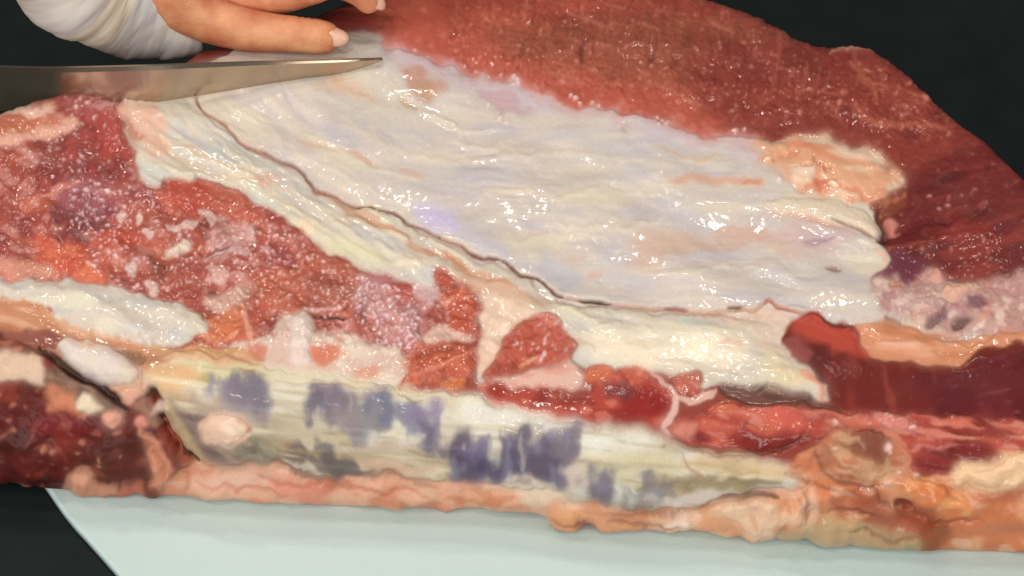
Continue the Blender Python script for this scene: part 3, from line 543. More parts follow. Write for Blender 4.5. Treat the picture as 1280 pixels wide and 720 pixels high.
# hollow under the left of the rib
HOL = [(196, 505), (215, 512), (245, 520), (282, 518), (300, 530), (330, 555), (332, 568), (300, 575), (262, 575), (240, 560), (215, 535)]
region(HOL, (134, 110, 98), 3, 2, .95, up=-1.2, round_=8, cols=[((160, 134, 108), 9, 4, 35, .2, 1.3, .7), ((104, 84, 84), 10, 5, 35, .3, 1.4, .7)], name='membrane', mat='bone')
region([(255, 535), (275, 515), (296, 520), (315, 530), (300, 548), (280, 558), (262, 550)], (220, 180, 152), 3, 2, .9, up=1.6, round_=9, cols=[((232, 206, 182), 6, 4, 20, .3, 1.3, .7)], name='fat_fleck', mat='fat')
region([(280, 548), (300, 544), (318, 552), (310, 560), (290, 556)], (222, 206, 184), 3, 1.5, .85, up=1, round_=6)
stroke([(318, 545), (350, 556), (345, 575), (320, 572)], (150, 134, 106), 10, .6, 3)
region([(206, 506), (235, 512), (262, 520), (288, 540), (330, 562), (345, 578), (300, 578), (262, 574), (240, 562), (216, 536)], (122, 100, 94), 4, 2.5, .8, cols=[((160, 140, 118), 10, 2.5, 35, .3, 1.3, .7), ((88, 70, 74), 12, 3, 35, .5, 1.5, .7)])
region([(296, 548), (316, 540), (340, 552), (352, 570), (330, 578), (300, 568)], (136, 126, 106), 4, 2, .85, up=.8, round_=7, cols=[((96, 92, 82), 3, 8, -20, .4, 1.4, .7)])
region([(252, 532), (272, 516), (296, 518), (318, 534), (306, 550), (280, 560), (260, 550)], (222, 184, 160), 3, 2, .9, up=1.2, round_=9, cols=[((206, 120, 92), 4, 7, 20, .7, 1.5, .6), ((236, 214, 192), 6, 4, 20, .3, 1.3, .7)])
region([(182, 488), (192, 486), (200, 505), (208, 530), (224, 552), (246, 566), (253, 574), (240, 575), (216, 560), (200, 540), (192, 518), (176, 506), (162, 500), (176, 496)], (66, 45, 37), 2.5, 1.5, .92, up=-1.6, round_=5, cols=[((120, 92, 74), 8, 2, 50, .6, 1.5, .7)])
CR2 = [(183, 490), (192, 492), (198, 508), (202, 525), (214, 545), (232, 562), (250, 574)]
region([(196, 505), (212, 505), (235, 540), (255, 560), (250, 575), (220, 555), (205, 535)], (176, 150, 112), 4, 2, .8)
stroke(CR2, (52, 32, 28), 11, .9, 1.2, -3.5, dw=5)
# left: fat, pale lump, creases, ragged meat
LF = [(-60, 352), (48, 352), (90, 350), (130, 357), (180, 370), (235, 390), (254, 404), (258, 418), (235, 428), (210, 434), (170, 432), (120, 420), (85, 412), (66, 398), (52, 378), (-60, 380)]
d, m = region(LF, (208, 196, 182), 2.5, 2, .97, cols=[((220, 212, 188), 14, 6, 20, .1, 1.3, .8), ((190, 186, 182), 14, 4, 20, .3, 1.4, .7)], grain=.12, up=2.2, round_=16, name='fat_lobe', mat='fat', label='long pale lobe of fat at the left under the marbled muscle')
stroke([(48, 378), (62, 396), (85, 410), (130, 424), (180, 436), (215, 440)], (206, 146, 104), 9, .8, 2, -.8)
LTAN = [(-60, 378), (48, 380), (66, 400), (120, 424), (210, 438), (260, 432), (330, 450), (300, 458), (230, 452), (196, 460), (176, 478), (174, 490), (120, 500), (60, 470), (-60, 440)]
region(LTAN, (196, 138, 104), 2.5, 2, .9, cols=[((214, 166, 136), 10, 3, 15, .2, 1.3, .8), ((160, 98, 68), 10, 3, 18, .4, 1.4, .7)], grain=.2, name='fascia', mat='fat', label='tan strip of fascia between the left fat lobe and the pale lump')
stroke([(180, 432), (220, 442), (280, 440), (320, 446)], (188, 150, 92), 6, .6, 2)
stroke([(200, 448), (260, 452), (330, 462)], (216, 180, 140), 7, .6, 2)
region([(145, 437), (165, 438), (180, 445), (176, 456), (158, 448)], (124, 86, 62), 2, 1.2, .9, up=-1.2, round_=4)
region([(48, 412), (62, 415), (80, 424), (72, 440), (55, 436), (-40, 425)], (128, 62, 54), 3, 2, .85)
LUMP = [(74, 432), (86, 424), (100, 427), (112, 422), (122, 430), (138, 432), (150, 442), (162, 452), (173, 462), (172, 474), (160, 480), (144, 482), (126, 478), (108, 470), (92, 460), (80, 446)]
LOW = [(-60, 440), (52, 440), (70, 470), (110, 490), (150, 500), (190, 492), (205, 530), (240, 575), (200, 610), (190, 720), (-60, 720)]
d, m = region(LOW, (92, 32, 27), 4, 3, .97, wet=.15, cols=[((136, 54, 42), 9, 6, 10, .3, 1.4, .7), ((64, 26, 26), 10, 7, 0, .2, 1.3, .7), ((200, 118, 92), 5, 4, 0, 1.0, 1.8, .75)], grain=.15, up=.6, round_=8, name='muscle', mat='muscle', label='ragged dark meat at the lower left corner')
HGT += m * (1.1 * noise(9) + .2 * noise(3))
region([(62, 462), (80, 458), (108, 474), (140, 490), (160, 508), (150, 518), (120, 512), (88, 502), (62, 484)], (112, 86, 74), 3, 2, .95, cols=[((150, 116, 96), 6, 3, 25, .5, 1.4, .6)], name='membrane', mat='fat')
CR1 = [(50, 436), (62, 444), (78, 456), (96, 470), (116, 478), (134, 490), (146, 502), (158, 510)]
stroke(CR1, (52, 28, 24), 14, .9, 1.2, -3.5, dw=6)
region(LUMP, (216, 200, 190), 2, 1.2, .98, up=4.5, round_=16, cols=[((222, 206, 178), 7, 7, 0, .3, 1.3, .7), ((206, 188, 184), 9, 6, 20, .3, 1.3, .6)], grain=.1, name='fat_lump', mat='fat', label='smooth whitish oblong lump of fat')
stroke([(90, 424), (110, 434), (130, 432)], (222, 150, 126), 5, .6, 2)
region([(144, 490), (165, 482), (188, 482), (178, 494), (166, 506), (152, 500)], (210, 160, 138), 2.5, 1.5, .92, up=1.2, round_=7, name='fat_fleck', mat='fat')
region([(168, 508), (180, 496), (192, 512), (200, 530), (192, 535), (182, 520)], (150, 112, 92), 3, 1.5, .85)
region([(190, 520), (196, 500), (210, 510), (208, 514), (200, 514)], (226, 196, 176), 3, 1, .8, up=1, round_=6)
region([(-60, 436), (40, 444), (54, 458), (56, 476), (48, 480), (-60, 470)], (216, 186, 162), 3, 2, .92, up=1.6, round_=9, name='fat_lobe', mat='fat')
region([(58, 484), (72, 482), (90, 496), (112, 512), (90, 520), (62, 508)], (206, 128, 92), 5, 2.5, .85, up=1, round_=8)
region([(96, 498), (105, 494), (120, 502), (130, 512), (112, 516), (98, 510)], (224, 206, 178), 2.5, 1.5, .92, up=1.6, round_=7, name='fat_fleck', mat='fat')
region([(128, 520), (138, 514), (152, 516), (154, 528), (146, 536), (134, 532)], (222, 160, 138), 2.5, 1.2, .95, up=3, round_=9, name='fat_lump', mat='fat', label='small round pink knob of fat')
region([(168, 528), (176, 520), (186, 526), (186, 534), (174, 536)], (222, 146, 128), 2.5, 1.2, .9, up=1.5, round_=6)
region([(175, 540), (188, 545), (200, 560), (215, 575), (225, 590), (210, 605), (190, 600), (185, 570), (178, 555)], (212, 142, 112), 4, 3, .85, up=1, round_=8, cols=[((226, 184, 160), 5, 6, 50, .3, 1.3, .7)], name='fat_fleck', mat='fat')
region([(80, 600), (92, 585), (110, 582), (125, 598), (148, 606), (140, 612), (80, 612)], (192, 136, 108), 3, 2.5, .85, up=1, round_=8, cols=[((220, 160, 134), 4, 4, 0, .4, 1.4, .7)], name='fat_fleck', mat='fat')
region([(105, 560), (135, 548), (175, 550), (190, 580), (180, 600), (140, 602), (115, 585)], (84, 42, 34), 6, 3, .75, up=1.5, round_=14)
dots([(128, 570), (152, 572), (103, 553), (55, 562), (98, 565), (66, 565), (125, 578), (118, 540)], (210, 132, 104), (3, 5), .7, .7)
patch([(48, 520), (80, 510), (110, 525), (130, 535), (90, 545), (48, 540)], (118, 32, 34), .7, 8, 3)
stroke([(190, 560), (200, 575), (205, 590)], (170, 96, 62), 5, .6, 2, -1)
stroke([(228, 588), (238, 600), (232, 610)], (176, 96, 70), 4, .7, 1.5, -.8)
# right end below the red muscle
RB = [(985, 580), (1015, 560), (1040, 545), (1080, 540), (1130, 560), (1140, 588), (1200, 592), (1350, 560), (1350, 730), (985, 730), (985, 640), (1008, 605)]
d, m = region(RB, (206, 122, 78), 3, 2.5, .97, cols=[((222, 164, 126), 12, 8, 20, .1, 1.3, .8), ((186, 104, 72), 12, 7, 10, .3, 1.4, .75), ((226, 186, 156), 8, 4, 10, .8, 1.6, .6)], grain=.3, up=.8, round_=9, name='fat_edge', mat='fat', label='lumpy orange fat at the lower right corner')
HGT += m * (1.1 * noise(12, 9) + .15 * noise(3.5))
OV = [(1016, 565), (1024, 548), (1045, 540), (1075, 540), (1105, 545), (1125, 562), (1132, 582), (1110, 600), (1080, 606), (1050, 600), (1030, 588)]
region(OV, (164, 100, 76), 9, 4, .6, up=.35, round_=16, cols=[((196, 156, 118), 7, 5, 20, .2, 1.3, .8), ((140, 88, 62), 8, 5, 10, .4, 1.4, .7)], grain=.3, name='bone_end', mat='bone', label='round tan bone end at the right of the rib')
region([(1062, 560), (1070, 540), (1100, 538), (1112, 555), (1105, 575), (1080, 572)], (122, 54, 42), 4, 2.5, .85)
stroke([(1018, 560), (1024, 580), (1045, 598), (1075, 607), (1105, 604)], (118, 66, 46), 4, .8, 1.5, -1)
for q in [((1030, 556), (1050, 575), (1085, 588), (1115, 584)), ((1040, 548), (1065, 552), (1080, 560)), ((1045, 585), (1070, 592), (1100, 594))]: stroke(q, (206, 164, 126), 6, .6, 3, .3); stroke([(x, y + 6) for x, y in q], (132, 78, 52), 4, .6, 3, -.4)
stroke([(1100, 540), (1122, 552), (1134, 575), (1130, 590)], (206, 124, 96), 7, .7, 2, .8)
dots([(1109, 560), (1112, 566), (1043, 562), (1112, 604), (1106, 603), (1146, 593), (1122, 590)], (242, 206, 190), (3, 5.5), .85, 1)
region([(1195, 600), (1200, 586), (1215, 576), (1350, 558), (1350, 606), (1215, 608)], (240, 204, 164), 8, 3, .85, up=1.2, round_=14, name='fat_lump', mat='fat', label='yellowish white lump of fat at the right edge')
region([(1125, 605), (1145, 595), (1170, 598), (1195, 610), (1215, 625), (1215, 645), (1190, 648), (1160, 640), (1140, 625)], (214, 122, 66), 4, 2.5, .85, up=2, round_=14, cols=[((232, 168, 112), 7, 6, 0, .3, 1.3, .7)])
region([(1116, 625), (1124, 620), (1138, 626), (1141, 635), (1128, 637)], (62, 24, 22), 3, 1.5, .9, up=-2.5, round_=6)
region([(1148, 660), (1160, 648), (1180, 652), (1190, 668), (1170, 690), (1150, 680)], (136, 76, 50), 5, 3, .85)
region([(1000, 625), (1015, 600), (1022, 620), (1020, 650), (1005, 652)], (226, 184, 156), 4, 2, .8, up=1, round_=8)
patch([(1060, 610), (1100, 615), (1130, 640), (1160, 668), (1090, 670), (1070, 635)], (160, 74, 52), .75, 8, 3)
patch([(970, 660), (1040, 648), (1100, 660), (1160, 672), (1100, 695), (980, 680)], (176, 156, 118), .8, 7, 3)
patch([(1120, 628), (1140, 626), (1165, 640), (1175, 656), (1150, 660), (1128, 648)], (146, 58, 30), .8, 7, 3)
stroke([(1020, 645), (1050, 650), (1085, 645)], (210, 172, 126), 9, .6, 3)
# ragged fat between
RAG = [(685, 636), (715, 628), (760, 634), (830, 640), (880, 634), (930, 622), (985, 618), (1005, 640), (985, 664), (900, 668), (830, 662), (770, 668), (710, 670), (690, 655)]
region(RAG, (216, 154, 114), 3, 2.5, .9, up=1.5, round_=9, cols=[((228, 190, 160), 10, 5, 0, .1, 1.3, .8), ((200, 110, 84), 10, 4, 5, .4, 1.4, .7)], name='fat_lobe', mat='fat', label='ragged orange fat under the right half of the rib')
stroke([(728, 638), (780, 642), (830, 642), (870, 636), (900, 626), (940, 622)], (140, 88, 62), 4, .75, 1.5, -1.5)
region([(905, 640), (925, 628), (960, 624), (975, 634), (965, 652), (930, 656)], (224, 190, 160), 4, 2, .85, up=2, round_=12)
stroke([(900, 626), (935, 620), (975, 620)], (74, 48, 38), 6, .85, 1.2, -2.5)
stroke([(830, 650), (850, 648), (862, 654)], (240, 224, 210), 5, .8, 1, .8)
region([(696, 642), (710, 634), (722, 644), (722, 660), (706, 664), (696, 655)], (206, 146, 100), 3, 2, .8, up=1.5, round_=9)
stroke([(940, 640), (945, 652)], (200, 140, 96), 6, .6, 2)
for q in [((1000, 610), (1010, 625), (1008, 650)), ((1030, 640), (1060, 636), (1100, 645)), ((1090, 606), (1100, 620), (1118, 628)), ((1140, 630), (1160, 650), (1190, 655), (1230, 650)), ((1140, 596), (1170, 605), (1200, 625)), ((1060, 660), (1110, 672), (1150, 668)), ((985, 590), (1010, 600), (1050, 612)), ((760, 650), (800, 652), (850, 648)), ((690, 640), (720, 650), (760, 660))]:
    stroke(q, (134, 66, 42), 4, .65, 2.5, -1.2)
for q in [((205, 540), (225, 560), (255, 590)), ((250, 600), (300, 612), (360, 618)), ((400, 612), (470, 612), (540, 620)), ((320, 596), (380, 606), (440, 608))]:
    stroke(q, (186, 96, 66), 5, .6, 3, -.8)
#ENDPAINT

BLN = np.clip(.34 + .14 * noise(14), .08, .6)
BLN += .35 * np.exp(-(DBN / 11) ** 2); BLN = np.clip(BLN, 0, .75); BLN *= 1 - .65 * LMm
for q_ in (CUT, CR1, CR2): BLN *= 1 - .9 * stroke(q_, None, 9, soft=4, taper=False)
for c_ in range(3): ALB[..., c_] = (1 - BLN) * blur(ALB[..., c_], .75) + BLN * blur(ALB[..., c_], 5.0)
ALB = np.clip(ALB, .003, 1.0)
lum = ALB @ np.array([.3, .59, .11], np.float32)
rich = sm(ALB[..., 0] / (ALB[..., 1] + 1e-3), 1.7, 3.2)[..., None]     # muscle: a little deeper in colour than traced
ALB = np.clip(lum[..., None] + (ALB - lum[..., None]) * (1 + .05 * rich) * (1 - .10 * rich), .002, 1)
# fine grain on the wet surface
HGT += GRN * (.13 * noise(1.3) + .12 * noise(2.4, 1.8))
HGT += .03 * np.clip(GRN, 0, 1) * noise(1.8, 1.4)
WET *= np.clip(.62 + .42 * noise(30, 14, 10), .12, 1.2)
WET = np.maximum(WET, .95 * LMm)
HGT = blur(HGT, .8)
def samp(A, u, v):
    x = np.clip(u + OX, 0, CW - 1.001); y = np.clip(v + OY, 0, CH - 1.001)
    x0 = x.astype(int); y0 = y.astype(int); a = x - x0; b = y - y0
    if A.ndim == 3: a = a[..., None]; b = b[..., None]
    return (A[y0, x0] * (1 - a) + A[y0, x0 + 1] * a) * (1 - b) + (A[y0 + 1, x0] * (1 - a) + A[y0 + 1, x0 + 1] * a) * b

# ------------------------------------------------------------------ materials
def new_mat(name):
    m = bpy.data.materials.new(name); m.use_nodes = True
    return m, m.node_tree, m.node_tree.nodes['Principled BSDF']
def tissue(name, rough, coat, sss, bump, gain=1.0):
    m, t, b = new_mat(name); N, L = t.nodes, t.links
    at = N.new('ShaderNodeAttribute'); at.attribute_name = 'tissue_colour'
    tc = N.new('ShaderNodeTexCoord')
    n1 = N.new('ShaderNodeTexNoise'); n1.inputs['Scale'].default_value = 900; n1.inputs['Detail'].default_value = 4
    L.new(tc.outputs['Object'], n1.inputs['Vector'])
    mr = N.new('ShaderNodeMapRange'); mr.inputs[1].default_value = .3; mr.inputs[2].default_value = .7
    mr.inputs[3].default_value = .95 * gain; mr.inputs[4].default_value = 1.05 * gain
    L.new(n1.outputs['Fac'], mr.inputs[0])
    mx = N.new('ShaderNodeVectorMath'); mx.operation = 'SCALE'
    L.new(at.outputs['Color'], mx.inputs[0]); L.new(mr.outputs[0], mx.inputs['Scale'])
    L.new(mx.outputs[0], b.inputs['Base Color'])
    n2 = N.new('ShaderNodeTexNoise'); n2.inputs['Scale'].default_value = 1400; n2.inputs['Detail'].default_value = 2
    L.new(tc.outputs['Object'], n2.inputs['Vector'])
    bp = N.new('ShaderNodeBump'); bp.inputs['Strength'].default_value = bump; bp.inputs['Distance'].default_value = .0005
    L.new(n2.outputs['Fac'], bp.inputs['Height'])
    L.new(bp.outputs[0], b.inputs['Normal'])
    n3 = N.new('ShaderNodeTexNoise'); n3.inputs['Scale'].default_value = 90; n3.inputs['Detail'].default_value = 3
    L.new(tc.outputs['Object'], n3.inputs['Vector'])
    r2 = N.new('ShaderNodeMapRange'); r2.inputs[1].default_value = .3; r2.inputs[2].default_value = .7
    r2.inputs[3].default_value = rough - .1; r2.inputs[4].default_value = rough + .14
    L.new(n3.outputs['Fac'], r2.inputs[0]); L.new(r2.outputs[0], b.inputs['Roughness'])
    b.inputs['Specular IOR Level'].default_value = .08
    wm = N.new('ShaderNodeMath'); wm.operation = 'MULTIPLY'; wm.inputs[1].default_value = coat
    L.new(at.outputs['Alpha'], wm.inputs[0]); L.new(wm.outputs[0], b.inputs['Coat Weight'])
    b.inputs['Coat Weight'].default_value = coat; b.inputs['Coat Roughness'].default_value = .10
    b.inputs['Coat IOR'].default_value = 1.38
    b.inputs['Subsurface Weight'].default_value = sss
    b.inputs['Subsurface Radius'].default_value = (1.0, .45, .3); b.inputs['Subsurface Scale'].default_value = .0025
    return m
MATS = {'muscle': tissue('wet_muscle', .42, .7, .06, .2), 'fat': tissue('wet_fat', .45, .7, .22, .1), 'bone': tissue('wet_bone', .48, .25, .1, .15)}

# ------------------------------------------------------------------ the slab
slab = bpy.data.objects.new('meat_slab', None); COL.objects.link(slab); slab.empty_display_size = .02
slab['label'] = 'large raw slab of meat with pale fat sheet and exposed rib, lying on the white board'
slab['category'] = 'meat'
VB = np.array([(-30, 603), (14, 603), (60, 611), (100, 613), (170, 613), (240, 619), (330, 627), (440, 633), (545, 636), (558, 641), (572, 636), (620, 635), (665, 637), (685, 646), (700, 659), (714, 663), (735, 655), (770, 661), (830, 660), (900, 667), (960, 671), (1020, 676), (1100, 683), (1180, 687), (1262, 690), (1380, 694)], float)
VT = np.array([(-30, 150), (30, 134), (48, 128), (75, 119), (100, 115), (135, 118), (165, 122), (190, 112), (215, 92), (250, 66), (300, 52), (360, 36), (420, 10), (480, -18), (560, -28), (700, -26), (850, -12), (930, 16), (990, 47), (1020, 57), (1045, 60), (1065, 59), (1085, 64), (1105, 74), (1130, 94), (1160, 124), (1195, 152), (1233, 181), (1280, 226), (1330, 285), (1380, 350)], float)
NX = 1200
XS = np.linspace(-.262, .262, NX)
PROF = np.array([(0, 0), (-.0035, .006), (-.005, .014), (-.003, .026), (.004, .040), (.016, .052), (.034, .060), (.07, .0665), (.12, .0745), (.165, .081), (.20, .0845), (.214, .083), (.222, .077), (.226, .066), (.228, .04), (.228, 0)])
pc = curve(PROF, False, 40)
arc = np.r_[0, np.cumsum(np.hypot(*np.diff(pc, axis=0).T))]
PK = .018                                           # front face keeps its size; the top stretches to reach the back outline
def rows(n0, n1):
    brk = arc[np.argmax(pc[:, 0] > .2135)]
    t = np.r_[np.linspace(0, brk, n0), np.linspace(brk, arc[-1], n1 + 1)[1:]]
    return np.interp(t, arc, pc[:, 0]), np.interp(t, arc, pc[:, 1])
yp, zp = rows(580, 40)
yc, zc = rows(90, 30)
YF = np.zeros(NX)
for i, X in enumerate(XS):
    y = 0.0
    for _ in range(12):
        u, v = project(np.array([X, y, 0.0])); vt_ = np.interp(u, VB[:, 0], VB[:, 1])
        y += (v - vt_) / PXM / math.sin(ELEV)
    YF[i] = y
YB0 = YF.copy(); kk = np.hanning(261); kk /= kk.sum()
YF = np.convolve(np.pad(YB0, 130, mode='edge'), kk, 'valid')
wend = .016
ea = np.clip((np.abs(XS) - (XS[-1] - wend)) / wend, 0, 1)
END = (1 - ea ** 3.2) ** (1 / 3.2)
def build(K, y_, z_, end=1.0):
    yy = np.where(y_ > PK, PK + (y_[None, :] - PK) * K[:, None], y_[None, :])
    P = np.zeros((NX, len(y_), 3)); P[..., 0] = XS[:, None]
    P[..., 1] = YF[:, None] + yy + (YB0 - YF)[:, None] * np.clip(1 - z_ / .017, 0, 1)[None, :] * (y_ < .1)[None, :]; P[..., 2] = z_[None, :] * np.ones((NX, 1))
    return P
lo, hi = np.full(NX, .3), np.full(NX, 2.8)
for _ in range(26):
    K = (lo + hi) / 2
    u, v = project(build(K, yc, zc))
    j = v.argmin(1); vm = v.min(1); um = u[np.arange(NX), j]
    big = vm < np.interp(um, VT[:, 0], VT[:, 1])
    hi = np.where(big, K, hi); lo = np.where(big, lo, K)
P = build(K, yp, zp)
NR = len(yp)
yc_mid = (P[:, :1, 1] + P[:, -1:, 1]) / 2
P[..., 2] *= END[:, None]
P[..., 1] = yc_mid + (P[..., 1] - yc_mid) * (.86 + .14 * END[:, None])
# parametric position of every point over the meat's face; the unseen back carries on the tissue of its rim
U, V = project(P)
sil = V.argmin(1)
rr = np.arange(NR)[None, :]
beyond = rr > sil[:, None]
Us = np.where(beyond, U[np.arange(NX), sil][:, None], U)
Vs = np.where(beyond, V[np.arange(NX), sil][:, None] + 2, V)
du = np.gradient(P, axis=0); dv = np.gradient(P, axis=1)
Nn = np.cross(du, dv); Nn /= np.linalg.norm(Nn, axis=2, keepdims=True) + 1e-12
hh = samp(HGT, Us, Vs) * .001
fade = np.clip(rr / 8.0, 0, 1)
hh = np.where(beyond, hh * .3, hh) * fade * np.clip(END[:, None] * 1.2, .2, 1)
Q = P + Nn * hh[..., None]
Q[..., 2] = np.maximum(Q[..., 2], .0003)
du = np.gradient(Q, axis=0); dv = np.gradient(Q, axis=1)
NQ = np.cross(du, dv); NQ /= np.linalg.norm(NQ, axis=2, keepdims=True) + 1e-12
CA = np.concatenate([samp(ALB, Us, Vs), samp(WET, Us, Vs)[..., None]], -1)

def mesh_from(name, verts, faces, mat, parent=None, cols=None, normals=None, smooth=True):
    me = bpy.data.meshes.new(name)
    verts = np.ascontiguousarray(verts, np.float32); faces = np.ascontiguousarray(faces, np.int32); k = faces.shape[1]
    me.vertices.add(len(verts)); me.vertices.foreach_set('co', verts.ravel())
    me.loops.add(faces.size); me.loops.foreach_set('vertex_index', faces.ravel())
    me.polygons.add(len(faces)); me.polygons.foreach_set('loop_start', np.arange(0, faces.size, k, dtype=np.int32))
    me.polygons.foreach_set('loop_total', np.full(len(faces), k, np.int32))
    me.polygons.foreach_set('use_smooth', np.full(len(faces), smooth))
    me.update(calc_edges=True)
    if cols is not None:
        a = me.color_attributes.new('tissue_colour', 'FLOAT_COLOR', 'POINT')
        a.data.foreach_set('color', np.ascontiguousarray(cols if cols.shape[1] == 4 else np.c_[cols, np.ones(len(cols))], np.float32).ravel())
    if normals is not None: me.normals_split_custom_set_from_vertices(normals.astype(np.float32))
    me.materials.append(mat)
    o = bpy.data.objects.new(name, me); COL.objects.link(o)
    if parent: o.parent = parent
    return o
idx = np.arange(NX * NR).reshape(NX, NR)
quads = np.stack([idx[:-1, :-1], idx[1:, :-1], idx[1:, 1:], idx[:-1, 1:]], -1).reshape(-1, 4)
uc = ((Us[:-1, :-1] + Us[1:, 1:]) / 2).ravel(); vc = ((Vs[:-1, :-1] + Vs[1:, 1:]) / 2).ravel()
ql = LAB[np.clip(np.rint(vc + OY).astype(int), 0, CH - 1), np.clip(np.rint(uc + OX).astype(int), 0, CW - 1)]
QF, NF, CF = Q.reshape(-1, 3), NQ.reshape(-1, 3), CA.reshape(-1, 4)
for k, (nm, mt, lb) in enumerate(PARTS):
    f = quads[ql == k]
    if len(f) < 40: continue
    used, inv = np.unique(f, return_inverse=True); f = inv.reshape(-1, 4)
    v, n, c = QF[used], NF[used], CF[used]
    # rim: every part goes 4 mm down into the slab where it meets its neighbours
    e = np.stack([f, np.roll(f, -1, 1)], -1).reshape(-1, 2)
    key = np.sort(e, 1); key = key[:, 0].astype(np.int64) * len(v) + key[:, 1]
    un, first, cnt = np.unique(key, return_index=True, return_counts=True)
    be = e[first[cnt == 1]]
    ru, ri = np.unique(be, return_inverse=True); ri = ri.reshape(-1, 2)
    top, bot = v[ru], v[ru] - n[ru] * .004
    bot[:, 2] = np.maximum(bot[:, 2], .0002)
    b0 = len(v); m_ = len(ru)
    sk = np.stack([ri[:, 1] + b0, ri[:, 0] + b0, ri[:, 0] + b0 + m_, ri[:, 1] + b0 + m_], -1)
    v2 = np.vstack([v, top, bot]); n2 = np.vstack([n, n[ru], n[ru]]); c2 = np.vstack([c, c[ru], c[ru]])
    o = mesh_from(nm, v2, np.vstack([f, sk]), MATS[mt], slab, c2, n2)
    if lb: o['label'] = lb

# ------------------------------------------------------------------ plain materials
def plain(name, colr, rough, spec=.5, metal=0.0, noise_amt=.06, scale=60, bump=0.0):
    m, t, b = new_mat(name); N, L = t.nodes, t.links
    tc = N.new('ShaderNodeTexCoord'); n = N.new('ShaderNodeTexNoise')
    n.inputs['Scale'].default_value = scale; n.inputs['Detail'].default_value = 5
    L.new(tc.outputs['Object'], n.inputs['Vector'])
    mr = N.new('ShaderNodeMapRange'); mr.inputs[1].default_value = .3; mr.inputs[2].default_value = .7
    mr.inputs[3].default_value = 1 - noise_amt; mr.inputs[4].default_value = 1 + noise_amt
    L.new(n.outputs['Fac'], mr.inputs[0])
    mx = N.new('ShaderNodeVectorMath'); mx.operation = 'SCALE'; mx.inputs[0].default_value = tuple(colr)
    L.new(mr.outputs[0], mx.inputs['Scale']); L.new(mx.outputs[0], b.inputs['Base Color'])
    b.inputs['Roughness'].default_value = rough; b.inputs['Metallic'].default_value = metal
    b.inputs['Specular IOR Level'].default_value = spec
    if bump:
        bp = N.new('ShaderNodeBump'); bp.inputs['Strength'].default_value = bump; bp.inputs['Distance'].default_value = .0006
        L.new(n.outputs['Fac'], bp.inputs['Height']); L.new(bp.outputs[0], b.inputs['Normal'])
    return m
M_BOARD = plain('white_plastic', (.50, .62, .60), .42, .4, 0, .02, 500, .05)
M_TOP = plain('dark_worktop', (.010, .014, .0135), .6, .1, 0, .15, 40, .05)
M_STEEL = plain('wet_steel', (.50, .40, .30), .22, .5, .9, .12, 30, .08)
M_HANDLE = plain('black_handle', (.02, .02, .022), .45)

# ------------------------------------------------------------------ board and worktop
def extrude_outline(name, pts, z0, z1, bev, mat, parent=None):
    """closed outline (counter-clockwise, from above) as a thick plate with a rounded upper rim"""
    p = np.array(pts, float); n = len(p)
    t = np.roll(p, -1, 0) - np.roll(p, 1, 0); t /= np.linalg.norm(t, axis=1, keepdims=True)
    nin = np.c_[-t[:, 1], t[:, 0]]
    rings = [(0, z0), (0, z1 - bev)] + [(bev * (1 - math.cos(a)), z1 - bev + bev * math.sin(a)) for a in (R(22), R(45), R(68), R(90))]
    vs = [np.c_[p + nin * i, np.full(n, z)] for i, z in rings]
    V_ = np.vstack(vs); F = []
    for r in range(len(rings) - 1):
        for i in range(n): F.append((r * n + i, r * n + (i + 1) % n, (r + 1) * n + (i + 1) % n, (r + 1) * n + i))
    me = bpy.data.meshes.new(name)
    me.from_pydata([tuple(q) for q in V_], [], F + [tuple(range((len(rings) - 1) * n, len(rings) * n)), tuple(range(n - 1, -1, -1))])
    for pl in me.polygons[:len(F)]: pl.use_smooth = True
    me.materials.append(mat)
    o = bpy.data.objects.new(name, me); COL.objects.link(o)
    if parent: o.parent = parent
    return o
corner = [on_z(u, v)[:2] for u, v in [(48, 594), (60, 611), (70, 626), (80, 640), (94, 657), (108, 672), (124, 690), (146, 715), (170, 742), (200, 760)]]
outl = [np.array([-.18, .19]), np.array([-.205, .15]), corner[0] + np.array([-.002, .03])] + corner + [on_z(1200, 775)[:2], on_z(1500, 775)[:2], np.array([.30, .04]), np.array([.25, .12]), np.array([.15, .20])]
board = extrude_outline('cutting_board', outl, -.004, 0.0, .0015, M_BOARD)
board['label'] = 'plain white plastic cutting board showing along the bottom under the meat'; board['category'] = 'cutting board'
g = mesh_from('worktop', np.array([(-3, -2, -.0042), (3, -2, -.0042), (3, 5, -.0042), (-3, 5, -.0042)]), np.array([(0, 1, 2, 3)]), M_TOP, smooth=False)
g['kind'] = 'structure'; g['label'] = 'dark worktop under and behind the cutting board'

# ------------------------------------------------------------------ knife
knife = bpy.data.objects.new('knife', None); COL.objects.link(knife); knife.empty_display_size = .02
knife['label'] = 'steel kitchen knife slicing under the fat at the upper left'; knife['category'] = 'knife'
def surf(u, v):
    d = (U - u) ** 2 + (V - v) ** 2; d[beyond] = 1e9
    i = np.unravel_index(d.argmin(), d.shape); return Q[i]
B = surf(474, 79) # A = P[np.abs(U[:, 0] - 100).argmin()]; A = A[project(A)[1].argmin()] + np.array([0, .010, .0])
A = surf(300, 111)
tx = B - A; tx /= np.linalg.norm(tx)
tilt = np.array([0, -.999, .04]); nrm = tilt - tx * (tilt @ tx); nrm /= np.linalg.norm(nrm)
p0 = B + nrm * .003
EDGE = curve([(-60, 140), (48, 136), (165, 131), (240, 121), (320, 107.5), (380, 98), (420, 93.5), (455, 84), (478, 75.5)], False, 6)
SPINE = curve([(-60, 80), (48, 84), (165, 82), (240, 79.5), (320, 77), (400, 75), (455, 73.5), (478, 73)], False, 6)
n = 60
